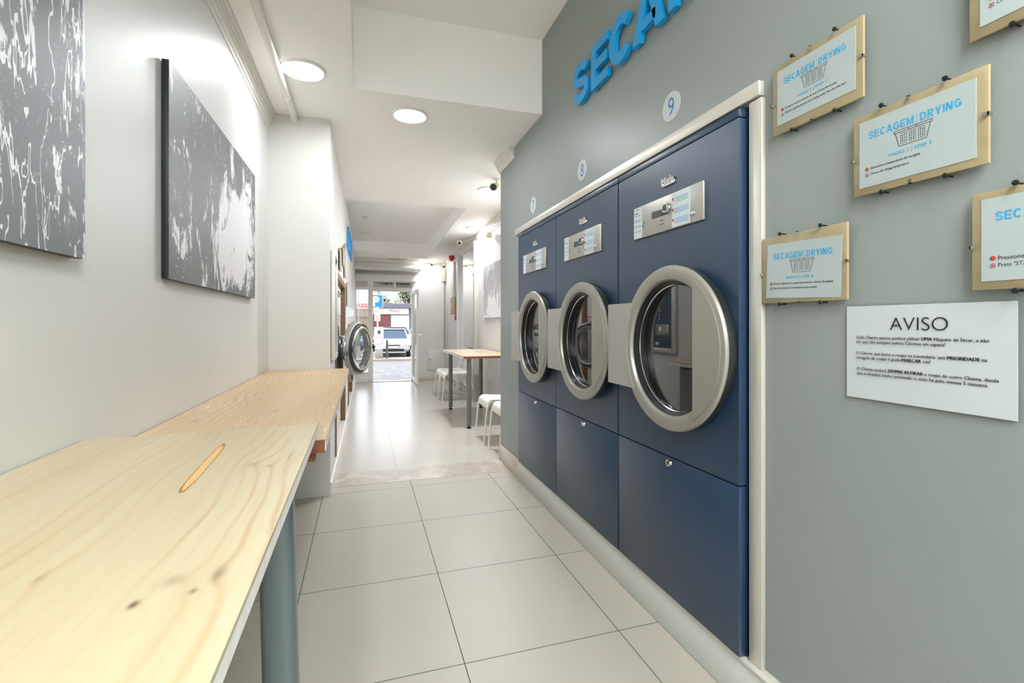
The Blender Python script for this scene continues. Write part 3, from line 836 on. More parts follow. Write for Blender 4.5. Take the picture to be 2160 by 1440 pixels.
def letter(ch, W, H, place0, dep):
    b = B(); t_ = (0.225 if dep > 0.002 else 0.19) * H
    step = dep * 0.15 if dep < 0.002 else dep * 0.006
    cnt = [0]
    def place(p, d):      # overlapping strokes get a hair of depth between them
        return place0(p, d + (cnt[0] * step if d > 0 else 0))
    def band(*a):
        cnt[0] += 1
        band_(*a)
    h = t_ / 2
    if ch == 'S':
        rt = (H - t_) / 4
        pts = ell(W / 2, H - h - rt, W / 2 - h, rt, 12, 90, 8) + ell(W / 2, H - h - rt, W / 2 - h, rt, 90, 232, 14)[1:] + ell(W / 2, h + rt, W / 2 - h, rt, 52, -90, 14) + ell(W / 2, h + rt, W / 2 - h, rt, -90, -168, 8)[1:]
        band(b, pts, t_ * 0.97, place, dep)
    elif ch == 'C':
        band(b, ell(W / 2 + 0.01 * H, H / 2, W / 2 - h, H / 2 - h, 42, 318, 36), t_, place, dep)
    elif ch == 'E':
        band(b, [(h, 0), (h, H)], t_, place, dep)
        for y in (h * 0.9, H / 2, H - h * 0.9):
            band(b, [(t_ * 0.9, y), (W if y != H / 2 else W * 0.94, y)], t_ * 0.9, place, dep)
    elif ch == 'A':
        for s_ in (0, 1):
            f = lambda x: W - x if s_ else x
            q = [(f(0), 0), (f(t_ * 1.12), 0), (f(W / 2 + t_ * 0.02), H * 0.80), (f(W / 2 + 0.03 * H), H), (f(W / 2 - t_ * 0.56), H)]
            b.prism([place(Vector(p), 0) for p in q], place(Vector((0, 0)), dep + s_ * step) - place(Vector((0, 0)), 0))
        band(b, [(W * 0.24, H * 0.27), (W * 0.76, H * 0.27)], t_ * 0.85, place, dep)
    elif ch == 'V':
        for s_ in (0, 1):
            f = lambda x: W - x if s_ else x
            q = [(f(0), H), (f(t_ * 1.12), H), (f(W / 2 + t_ * 0.02), H * 0.2), (f(W / 2 + 0.03 * H), 0), (f(W / 2 - t_ * 0.56), 0)]
            b.prism([place(Vector(p), 0) for p in q], place(Vector((0, 0)), dep + s_ * step) - place(Vector((0, 0)), 0))
    elif ch == 'G':
        band(b, ell(W / 2, H / 2, W / 2 - h, H / 2 - h, 42, 330, 36), t_, place, dep)
        band(b, [(W * 0.55, H * 0.46), (W, H * 0.46)], t_ * 0.8, place, dep); band(b, [(W - h * 0.8, H * 0.5), (W - h * 0.8, H * 0.12)], t_ * 0.8, place, dep)
    elif ch == 'I':
        band(b, [(W / 2, 0), (W / 2, H)], t_, place, dep)
    elif ch == 'N':
        band(b, [(h, 0), (h, H)], t_, place, dep); band(b, [(W - h, 0), (W - h, H)], t_, place, dep); band(b, [(h * 1.1, H), (W - h * 1.1, 0)], t_, place, dep)
    elif ch == 'M':
        band(b, [(h, 0), (h, H)], t_ * 0.9, place, dep); band(b, [(W - h, 0), (W - h, H)], t_ * 0.9, place, dep)
        band(b, [(h * 1.2, H), (W / 2, H * 0.05)], t_ * 0.8, place, dep); band(b, [(W - h * 1.2, H), (W / 2, H * 0.05)], t_ * 0.8, place, dep)
    elif ch == 'D':
        band(b, [(h, 0), (h, H)], t_, place, dep)
        rr = H / 2 - h * 0.9
        band(b, [(t_ * 0.8, H - h * 0.9)] + ell(W - h - rr * 0.85, H / 2, rr * 0.85, rr, 90, -90, 16) + [(t_ * 0.8, h * 0.9)], t_ * 0.95, place, dep)
    elif ch == 'Y':
        band(b, [(W / 2, 0), (W / 2, H * 0.48)], t_, place, dep)
        band(b, [(h * 1.1, H), (W / 2, H * 0.40)], t_, place, dep); band(b, [(W - h * 1.1, H), (W / 2, H * 0.40)], t_, place, dep)
    elif ch == 'L':
        band(b, [(h, 0), (h, H)], t_, place, dep); band(b, [(t_ * 0.9, h * 0.9), (W, h * 0.9)], t_ * 0.9, place, dep)
    elif ch == 'R':
        band(b, [(h, 0), (h, H)], t_, place, dep)
        rr = (H * 0.56 - t_ * 0.9) / 2
        yc_ = H - h * 0.9 - rr
        band(b, [(t_ * 0.8, yc_ + rr)] + ell(W - h - rr, yc_, rr, rr, 90, -90, 14) + [(t_ * 0.8, yc_ - rr)], t_ * 0.9, place, dep)
        band(b, [(W * 0.52, H * 0.46), (W - h * 1.1, 0)], t_ * 1.05, place, dep)
    return b
def plR(y, z, x):
    return lambda p, d: Vector((x - d, y - p[0], z + p[1]))
def plL(y, z, x):
    return lambda p, d: Vector((x + d, y + p[0], z + p[1]))
for ch, ya, yb, wd_ in (('S', 2.475, 2.285, 'first S'), ('E', 2.252, 2.078, 'first E, between S and C'), ('C', 2.065, 1.855, 'C in the middle'), ('A', 1.853, 1.622, 'A after the C'), ('R', 1.592, 1.405, 'R cut off at the top of the photo')):
    tag(obj('wall_letter', letter(ch, ya - yb, 0.222, plR(ya, 2.405, XR - 0.006), 0.024), M['letter']),
        'raised blue letter on the grey wall, ' + wd_, 'letter', 'raised blue letters')

# ------------------------------------------------------------------ signs on the grey wall
XS = XR - 0.020
def basket(b, y, z, w_, h_, x):
    th = 0.0011
    def seg(p, q, t_=th):
        p = Vector((0, *p)); q = Vector((0, *q)); d = (q - p).normalized(); nn = Vector((0, -d.z, d.y)) * t_ / 2
        b.prism([(x, *(p + nn)[1:]), (x, *(q + nn)[1:]), (x, *(q - nn)[1:]), (x, *(p - nn)[1:])], (-0.0003, 0, 0))
    yl, yr = y + w_ / 2, y - w_ / 2
    t0, t1 = z + h_ / 2, z + h_ / 2 - 0.005
    for p, q in (((yl, t0), (yr, t0)), ((yl, t1), (yr, t1)), ((yl, t0), (yl, t1)), ((yr, t0), (yr, t1)), ((y + .008, t0), (y + .008, t1)), ((y - .008, t0), (y - .008, t1))):
        seg(p, q)
    bl_, br_ = yl - w_ * 0.14, yr + w_ * 0.14
    zb = z - h_ / 2
    seg((yl - 0.003, t1), (bl_, zb)); seg((yr + 0.003, t1), (br_, zb)); seg((bl_, zb), (br_, zb))
    for k in (-1, 0, 1):
        cc = y + k * w_ * 0.235; gw = w_ * 0.08; g0, g1 = t1 - 0.0035, zb + 0.0045
        for i in range(4):
            yy = cc - gw + 2 * gw * i / 3
            seg((yy, g0), (yy, g1), 0.0005)
        for i in range(5):
            zz = g0 + (g1 - g0) * i / 4
            seg((cc - gw, zz), (cc + gw, zz), 0.0005)
def flag_pt(b_red, b_green, y, z, x, r=0.0046):
    pts = [(x, y - r * math.cos(a), z + r * math.sin(a)) for a in [PI * 2 * i / 24 for i in range(24)]]
    b_red.prism(pts, (-0.0003, 0, 0))
    g = [(x - 0.0003, y + r * 0.25, z - r * 0.9)] + [(x - 0.0003, y + r * math.cos(a), z + r * math.sin(a)) for a in [R(-75) + R(150) * i / 10 for i in range(11)]] + [(x - 0.0003, y + r * 0.25, z + r * 0.9)]
    b_green.prism(g, (-0.0002, 0, 0))
def flag_uk(b_blue, b_red, b_white, y, z, x, r=0.0046):
    pts = [(x, y - r * math.cos(a), z + r * math.sin(a)) for a in [PI * 2 * i / 24 for i in range(24)]]
    b_blue.prism(pts, (-0.0003, 0, 0))
    k = r * 0.92
    b_white.box(x - 0.0005, x - 0.0003, y - k, y + k, z - r * 0.32, z + r * 0.32).box(x - 0.0005, x - 0.0003, y - r * 0.32, y + r * 0.32, z - k, z + k)
    b_red.box(x - 0.0007, x - 0.0005, y - k, y + k, z - r * 0.17, z + r * 0.17).box(x - 0.0007, x - 0.0005, y - r * 0.17, y + r * 0.17, z - k, z + k)
def heading(b, word, yl, z, x, width, H):
    wd = dict(S=.70, E=.66, C=.76, A=.80, G=.80, M=.90, D=.76, R=.76, Y=.76, I=.21, N=.76)
    tot = sum(wd.get(c_, 0.5) for c_ in word) + 0.13 * (len(word) - 1)
    k = width / (tot * H); y = yl
    for c_ in word:
        W = wd.get(c_, 0.5) * H * k
        if c_ == '|':
            b.box(x, x - 0.0003, y - W / 2 - 0.0003, y - W / 2 + 0.0003, z - H * 0.15, z + H * 1.15)
        else:
            l_ = letter(c_, W, H, plR(y, z, x), 0.0003)
            me = bpy.data.meshes.new('tmp'); l_.b.to_mesh(me); l_.b.free(); b.b.from_mesh(me); bpy.data.meshes.remove(me)
        y -= W + 0.13 * H * k
def sign(yl, yr, z1, z0, pap, step, l1, l2, w1_, w2_, label, rot=0.0, basket_on=True):
    """yl far edge, yr near edge; pap = paper (yl, yr, ztop, zbottom)"""
    k = 1.0105
    yl, yr, z1, z0 = yl * k, yr * k, 1.2 + (z1 - 1.2) * k, 1.2 + (z0 - 1.2) * k
    pap = (pap[0] * k, pap[1] * k, 1.2 + (pap[2] - 1.2) * k, 1.2 + (pap[3] - 1.2) * k)
    r = thing('instruction_sign', (XR, (yl + yr) / 2, (z0 + z1) / 2), label, 'sign', 'framed drying instructions')
    bk = obj('backing_board', B().box(XS + 0.003, XS + 0.009, yr, yl, z0, z1, 0.0006), M['mdf'], r)
    pl, prr, pt, pb = pap
    x = XS + 0.0016
    pp = B().box(x, XS + 0.003, prr, pl, pb, pt)
    ck = B(); dk = B(); fr_ = B(); fg = B(); fb = B(); fw = B(); fu = B()
    heading(ck, 'SECAGEM|DRYING', pl - 0.022, pt - 0.045, x, 0.184, 0.0172)
    if basket_on:
        basket(dk, (pl + prr) / 2 - 0.0015, pt - 0.067, 0.076, 0.036, x)
    st_ = B(); st_.text('PASSO %s | STEP %s' % (step, step), 0.011, MR((pl + prr) / 2 + 0.048, pt - 0.104, x), 0.00015, 0.00018, fit=(0.086, 0.0092), res=3)
    zl1, zl2 = pt - 0.119, pt - 0.132
    dk.text(l1, 0.008, MR(pl - 0.026, zl1, x), 0.00015, 0.0, fit=(w1_, 0.0078))
    dk.text(l2, 0.008, MR(pl - 0.026, zl2, x), 0.00015, 0.0, fit=(w2_, 0.0078))
    flag_pt(fr_, fg, pl - 0.018, zl1 + 0.004, x)
    flag_uk(fb, fu, fw, pl - 0.018, zl2 + 0.003, x)
    for b_ in (pp, ck, st_, dk, fr_, fg, fb, fw, fu):
        if rot:
            c_ = Vector((0, (pl + prr) / 2, (pt + pb) / 2))
            b_.xf(Matrix.Translation(c_) @ Matrix.Rotation(rot, 4, 'X') @ Matrix.Translation(-c_))
    pa = obj('paper_sheet', pp, M['paper'], r)
    obj('heading_lettering', ck, M['cyan_ink'], pa, smooth=False)
    obj('step_lettering', st_, M['cyan_ink'], pa, smooth=False)
    obj('black_print', dk, M['ink'], pa, smooth=False)
    obj_multi('flag_icon', [(fr_, M['flag_red']), (fg, M['flag_green'])], pa)
    obj_multi('flag_icon', [(fb, M['flag_blue']), (fw, M['sign_white']), (fu, M['flag_red'])], pa)
    obj('glass_sheet', B().box(XS - 0.0004, XS + 0.0014, yr, yl, z0, z1), M['glass'], r)
    zc = (z0 + z1) / 2; yc = (yl + yr) / 2
    for (yy, zz, dy, dz) in ((yl, zc - 0.01, 1, 0), (yr, zc, -1, 0), (yc + 0.008, z1, 0, 1), (yc + 0.004, z0, 0, -1)):
        if dy:
            b_ = B().box(XS - 0.002, XS - 0.0005, yy - dy * 0.008, yy + dy * 0.002, zz - 0.003, zz + 0.003).box(XS - 0.002, XS + 0.012, yy, yy + dy * 0.002, zz - 0.003, zz + 0.003)
        else:
            b_ = B().box(XS - 0.002, XS - 0.0005, yy - 0.003, yy + 0.003, zz - dz * 0.008, zz + dz * 0.002).box(XS - 0.002, XS + 0.012, yy - 0.003, yy + 0.003, zz, zz + dz * 0.002)
        obj('clip', b_, M['chrome'], r)
    wq = yl - yr
    for yy in (yl - wq * 0.26, yr + wq * 0.26):
        for zz in (z1 + 0.0045, z0 - 0.0045):
            obj('mounting_screw', B().lathe([(0.0001, XS - 0.007), (0.0045, XS - 0.006), (0.0056, XS - 0.003), (0.0048, XS - 0.001), (0.0018, XS + 0.002), (0.0018, XR + 0.002), (0.0001, XR + 0.002)], (0, yy, zz), 'X', 16, closed=False), M['black'], r)
    return r
sign(1.095, 0.834, 1.932, 1.738, (1.079, 0.852, 1.917, 1.763), '1', 'Coloque a roupa na máquina de secar e feche bem a porta', 'Choose a machine and put your clothing inside, then close the door', 0.155, 0.180,
     'framed sign reading PASSO 1 | STEP 1, beside the top of the dryer surround')
sign(0.857, 0.596, 1.692, 1.504, (0.842, 0.615, 1.675, 1.520), '3', 'Seleccione a temperatura de secagem', 'Choose the drying temperature', 0.105, 0.083,
     'framed sign reading PASSO 3 | STEP 3 on the grey wall')
sign(1.134, 0.873, 1.449, 1.259, (1.116, 0.888, 1.424, 1.270), '4', 'Efectue o pagamento na central seleccionando o número da máquina', 'Pay in the central unit choosing the machine number', 0.185, 0.140,
     'framed sign reading PASSO 4 | STEP 4, lowest beside the steel strip', rot=R(2.2))
sign(0.626, 0.366, 1.942, 1.748, (0.609, 0.382, 1.927, 1.768), '2', 'Verifique se a máquina', 'Check if the machine', 0.075, 0.070,
     'framed sign cut off at the top right corner of the photo')
sign(0.622, 0.362, 1.450, 1.264, (0.607, 0.380, 1.436, 1.280), '5', 'Pressione a tecla', 'Press "START"', 0.065, 0.056,
     'framed sign cut off at the right edge, just above the AVISO notice')
# AVISO sheet in a clear sleeve
av = thing('notice_sheet', (XR, 0.729, 1.131), 'laminated white AVISO notice taped to the grey wall', 'notice')
xa = XR - 0.006
obj('plastic_sleeve', B().box(XR - 0.0045, XR - 0.0035, 0.556, 0.896, 1.016, 1.248), M['glass'], av)
sh = obj('paper_sheet', B().prism([(XR - 0.0065, 0.565, 1.019), (XR - 0.0050, 0.893, 1.019), (XR - 0.0050, 0.893, 1.242), (XR - 0.0065, 0.565, 1.242)], (0.0012, 0, 0)), M['paper'], av)
xa = XR - 0.0068
tb = B(); tb.text('AVISO', 0.04, MR(0.789, 1.185, xa), 0.0002, -0.0005, fit=(0.114, 0.0285), res=6)
def line(b, parts, z, y0, wtot, hgt):
    """regular and bold words set one after another, then stretched to the printed width"""
    tmp = B(); x = 0.0
    for s_, bold in parts:
        wd = tmp.text(s_, 0.01, Matrix.Translation((x, 0, 0)), 0.0002, -0.00002)
        if bold:
            for q in (1, 2, 3):
                tmp.text(s_, 0.01, Matrix.Translation((x + 0.00022 * q, 0.00006 * (q % 2), 0.00004 * q)), 0.0002, -0.00002)
            wd += 0.0007
        x += wd + 0.0030
    x -= 0.0030
    k = wtot / x
    tmp.xf(MR(y0, z, xa) @ Matrix.Diagonal((k, hgt / 0.0072, 1, 1)))
    me = bpy.data.meshes.new('tmp'); tmp.b.to_mesh(me); tmp.b.free(); b.b.from_mesh(me); bpy.data.meshes.remove(me)
H_ = 0.0072
line(tb, [('Cada Cliente apenas poderá utilizar', 0), ('UMA', 1), ('Máquina de Secar, a não', 0)], 1.1635, 0.867, 0.260, H_)
line(tb, [('ser que não estejam outros Clientes em espera!', 0)], 1.1525, 0.867, 0.187, H_)
line(tb, [('O Cliente que lavou a roupa na Lavandaria tem', 0), ('PRIORIDADE', 1), ('na', 0)], 1.1255, 0.867, 0.257, H_)
line(tb, [('secagem da roupa e pode', 0), ('MARCAR', 1), ('vez!', 0)], 1.1145, 0.867, 0.160, H_)
line(tb, [('O Cliente poderá', 0), ('SEMPRE RETIRAR', 1), ('a roupa de outro Cliente, desde', 0)], 1.0875, 0.866, 0.274, H_)
line(tb, [('que a máquina tenha terminado o ciclo há pelo menos 5 minutos.', 0)], 1.0765, 0.866, 0.258, H_)
obj('black_print', tb, M['ink'], sh, smooth=False)

# ------------------------------------------------------------------ workbenches on the left
def leg_mesh(x, y, z0, z1, r=0.032, lean=(0, 0)):
    b = B()
    pts = []
    for i in range(32):
        a = 2 * PI * i / 32
        c_, s_ = math.cos(a), math.sin(a)
        k = (abs(c_) ** 3.2 + abs(s_) ** 3.2) ** (-1 / 3.2)
        pts.append((x + r * k * c_, y + r * k * s_, z0))
    b.prism(pts, (lean[0], lean[1], z1 - z0))
    return b
wb = thing('workbench', (-0.36, 0.3, 0), 'light pine workbench in the foreground with an orange gouge and grey metal legs', 'workbench')
ZN = 0.935
tp = B()
top_pts = [(-0.605, -0.75), (-0.1005, -0.75), (-0.1145, 1.367), (-0.605, 1.322)]
tp.prism([(x, y, ZN - 0.006) for x, y in top_pts], (0, 0, 0.006))
obj('tabletop', tp, M['pine_light'], wb, smooth=False)
tp = B(); tp.prism([(x, y, ZN - 0.026) for x, y in top_pts], (0, 0, 0.0205))
bmesh.ops.bevel(tp.b, geom=[e for e in tp.b.edges if abs(e.verts[0].co.z - e.verts[1].co.z) < 1e-6 and e.verts[0].co.z < ZN - 0.02], offset=0.001, segments=1, affect='EDGES')
obj('edge_band', tp, M['edge_white'], wb, smooth=False)
obj('apron', B().box(-0.56, -0.16, -0.6, -0.57, ZN - 0.07, ZN - 0.026).box(-0.56, -0.53, -0.6, 1.15, ZN - 0.07, ZN - 0.026), M['leg_grey'], wb)
for (x, y, lx) in ((-0.170, 1.065, 0.0), (-0.56, 1.02, 0.0), (-0.17, -0.55, 0), (-0.56, -0.55, 0)):
    lg = obj('leg', leg_mesh(x + 0.022, y, 0.03, ZN - 0.026, 0.033, (-0.022, 0)), M['leg_grey'], wb)
    obj('foot', B().cyl((x + 0.022, y, 0), (x + 0.022, y, 0.03), 0.026), M['black'], lg)
wf = thing('workbench', (-0.35, 2.4, 0), 'honey pine workbench scratched with pale marks, running back to the column', 'workbench')
ZW = 0.885
obj('tabletop', B().box(-0.605, -0.098, 1.395, YC - 0.004, ZW - 0.005, ZW), M['pine_warm'], wf, smooth=False)
obj('edge_band', B().box(-0.605, -0.098, 1.397, YC - 0.004, ZW - 0.032, ZW - 0.0052), M['edge_white'], wf, smooth=False)
obj('end_batten', B().box(-0.60, -0.100, 1.385, 1.397, ZW - 0.034, ZW - 0.001).box(-0.60, -0.125, 1.40, 1.43, ZW - 0.060, ZW - 0.032), M['brown_edge'], wf, smooth=False)
for (x, y) in ((-0.56, 1.46), (-0.56, 3.45)):
    lg = obj('leg', leg_mesh(x, y, 0.03, ZW - 0.032, 0.03), M['leg_grey'], wf)
    obj('foot', B().cyl((x, y, 0), (x, y, 0.03), 0.024), M['black'], lg)
obj('wall_bracket', B().box(-0.40, -0.24, YC - 0.035, YC - 0.004, ZW - 0.075, ZW - 0.032), M['leg_grey'], wf)

# ------------------------------------------------------------------ pictures
def picture(y0, y1, z0, z1, x, mt, label, face=1):
    r = thing('wall_picture', (x, (y0 + y1) / 2, (z0 + z1) / 2), label, 'picture')
    a, b_ = (x + 0.003, x + 0.022) if face > 0 else (x - 0.003, x - 0.022)
    obj('panel', B().box(a, b_, y0, y1, z0, z1, 0.0005), M['picture_edge'], r)
    b2 = b_ + (0.0012 if face > 0 else -0.0012)
    obj('print', B().box(b_, b2, y0, y1, z0, z1), mt, r, smooth=False)
    return r
picture(1.765, 3.02, 1.342, 2.035, XL, M['print_b'], 'unframed black and white garden print beside the column')
picture(0.0, 1.288, 1.342, 2.035, XL, M['print_a'], 'unframed black and white plant stem print at the left edge of the photo')
picture(5.55, 6.80, 1.28, 2.02, XF, M['print_c'], 'pale black and white print on the wall behind the small table', -1)

# ------------------------------------------------------------------ payment terminal and washers in the left wall
X0 = wx(3.8)
pt = thing('payment_terminal', (X0, 3.79, 1.33), 'steel framed blue payment terminal set in the wall beyond the column', 'payment terminal')
obj('frame', B().box(X0, X0 + 0.028, 3.60, 3.64, 0.94, 1.72, 0.002).box(X0, X0 + 0.028, 3.955, 3.995, 0.94, 1.72, 0.002)
    .box(X0, X0 + 0.028, 3.64, 3.955, 0.94, 0.98, 0.002).box(X0, X0 + 0.028, 3.64, 3.955, 1.68, 1.72, 0.002), M['steel'], pt)
fc = obj('front_panel', B().box(X0, X0 + 0.012, 3.64, 3.955, 0.98, 1.68), M['navy'], pt)
for i in range(10):
    obj('button', B().cyl((X0 + 0.012, 3.845, 1.24 + 0.037 * i), (X0 + 0.02, 3.845, 1.24 + 0.037 * i), 0.011, n=20), M['chrome'], fc)
obj('coin_slot', B().box(X0 + 0.012, X0 + 0.02, 3.73, 3.80, 1.46, 1.475).box(X0 + 0.012, X0 + 0.02, 3.73, 3.80, 1.50, 1.515), M['chrome'], fc)
obj('note_slot', B().box(X0 + 0.012, X0 + 0.018, 3.73, 3.80, 1.435, 1.455), M['black'], fc)
obj('tape_patch', B().box(X0 + 0.012, X0 + 0.015, 3.70, 3.93, 1.09, 1.19, 0.001), M['chrome'], fc)
obj('coin_return', B().box(X0 + 0.012, X0 + 0.018, 3.86, 3.92, 1.0, 1.03, 0.001), M['steel'], fc)

def opening_frame(o1, label):
    y0, y1, z0, z1 = o1
    r = thing('niche_frame', (wx(y0), (y0 + y1) / 2, z0), label, 'frame')
    b = B()
    e = 0.012
    for (a0, a1, c0_, c1_) in ((y0 - 0.035, y0 + 0.02, z0, z1 + 0.03), (y1 - 0.02, y1 + 0.035, z0, z1 + 0.03), (y0 + 0.02, y1 - 0.02, z1 - 0.02, z1 + 0.03)):
        b.prism([(wx(a0) + e, a0, c0_), (wx(a1) + e, a1, c0_), (wx(a1) - 0.10, a1, c0_), (wx(a0) - 0.10, a0, c0_)], (0, 0, c1_ - c0_))
    obj('wood_trim', b, M['frame_wood'], r, smooth=False)
    return r
opening_frame(O1, 'brown wooden trim around the large washer niche')
opening_frame(O2, 'brown wooden trim around the low washer niche nearer the shop door')

def washer(y0, y1, z0, z1, cz, rh, label, big=True, open_=None, xoff=0.03, ring_m='ring'):
    cyw = (y0 + y1) / 2
    xw = wx(cyw) - xoff
    r = thing('washing_machine', (xw - 0.3, cyw, z0), label, 'washing machine', 'washing machines in the wall niches')
    split = cz + rh + 0.06
    obj('front_panel', B().plate_hole(xw - 0.02, 0.02, y0, y1, z0 + 0.01, split, cyw, cz, rh * 0.86), M['steel'], r)
    obj('drum', B().lathe([(rh * 0.86, xw - 0.0), (rh * 0.8, xw - 0.3), (0.001, xw - 0.32), (0.001, xw - 0.325), (rh * 0.86, xw - 0.325)], (0, cyw, cz), 'X', 48), M['ring_dark'], r)
    up = obj('upper_panel', B().box(xw - 0.02, xw + 0.002, y0, y1, split + 0.006, z1, 0.002), M['white_plastic'], r)
    obj('display', B().box(xw + 0.002, xw + 0.006, cyw - 0.10, cyw + 0.10, z1 - 0.11, z1 - 0.05, 0.002), M['screen'], up)
    obj('knob', B().cyl((xw + 0.002, cyw + 0.2 * (y1 - y0), z1 - 0.08), (xw + 0.022, cyw + 0.2 * (y1 - y0), z1 - 0.08), 0.022), M['chrome'], up)
    obj('side_panel', B().box(xw - 0.55, xw - 0.02, y0, y0 + 0.01, z0, z1).box(xw - 0.55, xw - 0.02, y1 - 0.01, y1, z0, z1), M['steel'], r)
    k = rh / 0.27
    d = B().lathe([(0.195 * k, 0.050), (0.20 * k, 0.062), (0.235 * k, 0.062), (0.262 * k, 0.045), (0.275 * k, 0.018), (0.275 * k, 0.0), (0.20 * k, 0.0), (0.195 * k, 0.02)], (0, 0, 0), 'X', 64)
    dd = obj('door', d, M[ring_m], r, local=True)
    a = -(open_ or 0.0)
    hinge = Vector((xw + 0.012, cyw - 0.275 * k, cz)) if not open_ else Vector((xw + 0.05, cyw - 0.275 * k, cz))
    cen = hinge + Matrix.Rotation(a, 3, 'Z') @ Vector((0, 0.275 * k, 0))
    dd.location = cen - r.location
    dd.rotation_euler = (0, 0, a)
    def sub(nm, b_, m_):
        o_ = obj(nm, b_, m_, dd, local=True); return o_
    sub('chrome_ring', B().lathe([(0.192 * k, 0.055), (0.196 * k, 0.082), (0.212 * k, 0.086), (0.222 * k, 0.078), (0.228 * k, 0.058)], (0, 0, 0), 'X', 64), M['chrome'])
    sub('inner_gasket', B().lathe([(0.232 * k, 0.064), (0.240 * k, 0.072), (0.252 * k, 0.066), (0.256 * k, 0.054)], (0, 0, 0), 'X', 64), M['ring_dark'])
    prof = [(0.193 * k, 0.070), (0.170 * k, 0.085), (0.12 * k, 0.094), (0.06 * k, 0.098), (0.001, 0.099), (0.001, 0.095), (0.06 * k, 0.094), (0.12 * k, 0.090), (0.168 * k, 0.080), (0.193 * k, 0.064)]
    sub('glass_bowl', B().lathe(prof, (0, 0, 0), 'X', 48), M['bowl_glass'])
    prof = [(0.193 * k, 0.02), (0.170 * k, -0.04), (0.12 * k, -0.085), (0.06 * k, -0.10), (0.001, -0.103), (0.001, -0.098), (0.06 * k, -0.095), (0.115 * k, -0.08), (0.164 * k, -0.037), (0.188 * k, 0.022)]
    sub('inner_bowl', B().lathe(prof, (0, 0, 0), 'X', 48), M['bowl_glass'])
    sub('hinge', B().box(-0.02, 0.01, -0.30 * k, -0.24 * k, 0.07, 0.13, 0.003).box(-0.02, 0.01, -0.30 * k, -0.24 * k, -0.13, -0.07, 0.003), M['steel'])
    sub('latch', B().cyl((0.06, 0.245 * k, 0), (0.10, 0.245 * k, 0), 0.018), M['ring_dark'])
    return r
washer(4.11, 4.50, 0.16, 1.57, 0.93, 0.17, 'narrow steel washing machine next to the payment terminal', True, ring_m='ring_dark')
washer(4.52, 5.52, 0.16, 1.57, 0.955, 0.264, 'large steel washing machine with its round glass door hanging open', True, open_=R(24))
washer(6.60, 7.19, 0.16, 1.10, 0.60, 0.20, 'small washing machine in the low niche, nearer the open door')
washer(7.21, 7.80, 0.16, 1.10, 0.60, 0.20, 'small washing machine in the low niche, nearer the street')

# LAVAR letters, small signs and papers on the washer wall
yy = 6.15
for ch, wd, lab in (('L', 0.18, 'L nearest the column'), ('A', 0.22, 'first A, between L and V'), ('V', 0.22, 'V in the middle'), ('A', 0.22, 'second A, between V and R'), ('R', 0.20, 'R nearest the street')):
    tag(obj('wall_letter', letter(ch, wd, 0.26, plL(yy, 2.12, wx(yy) + 0.004), 0.024), M['letter']), 'raised blue letter above the washers, ' + lab, 'letter', 'raised blue letters above the washers')
    yy += wd + 0.05
def small_sign(y0, y1, z0, z1, label, tilt=0.0):
    x = wx((y0 + y1) / 2)
    r = thing('instruction_sign', (x, (y0 + y1) / 2, z0), label, 'sign', 'framed washing instructions')
    obj('backing_board', B().box(x + 0.012, x + 0.018, y0, y1, z0, z1), M['mdf'], r)
    obj('paper_sheet', B().box(x + 0.018, x + 0.019, y0 + 0.02, y1 - 0.02, z0 + 0.02, z1 - 0.02), M['paper'], r)
    obj('mounting_screw', B().cyl((x - 0.002, (y0 + y1) / 2, z1 + 0.004), (x + 0.026, (y0 + y1) / 2, z1 + 0.004), 0.004), M['black'], r)
    return r
small_sign(4.45, 4.71, 1.68, 1.87, 'small framed sign above the narrow washing machine')
small_sign(5.0, 5.26, 1.78, 1.97, 'small framed sign above the large open washer, near the column')
small_sign(5.35, 5.61, 1.70, 2.05, 'taller framed sign above the end of the large washer niche')
small_sign(5.95, 6.21, 1.35, 1.68, 'framed sign between the two washer niches')
tag(obj('loose_paper', B().prism([(wx(6.0) + 0.003, 5.80, 1.27), (wx(6.0) + 0.09, 5.86, 1.29), (wx(6.0) + 0.09, 5.90, 1.36), (wx(6.0) + 0.003, 5.86, 1.40)], (0.001, -0.003, 0)), M['paper'], smooth=False),
    'white paper leaflet sticking out from the washer wall', 'leaflet')

# ------------------------------------------------------------------ far room: table and chairs
ft = thing('table', (1.37, 6.0, 0), 'small wood topped table on four grey metal legs against the far right wall', 'table')
obj('tabletop', B().box(1.075, 1.675, 5.285, 6.74, 0.826, 0.832), M['pine_far'], ft, smooth=False)
obj('edge_band', B().box(1.075, 1.675, 5.295, 6.74, 0.802, 0.8258), M['edge_white'], ft, smooth=False)
obj('end_edge', B().box(1.075, 1.675, 5.284, 5.294, 0.802, 0.8262), M['brown_edge'], ft, smooth=False)
for (x, y) in ((1.155, 5.37), (1.165, 6.64), (1.60, 5.37), (1.60, 6.64)):
    lg = obj('leg', leg_mesh(x, y, 0.035, 0.802, 0.0265), M['leg_far'], ft)
    obj('foot', B().cyl((x, y, 0.012), (x, y, 0.035), 0.014).cyl((x, y, 0), (x, y, 0.014), 0.026), M['black'], lg)

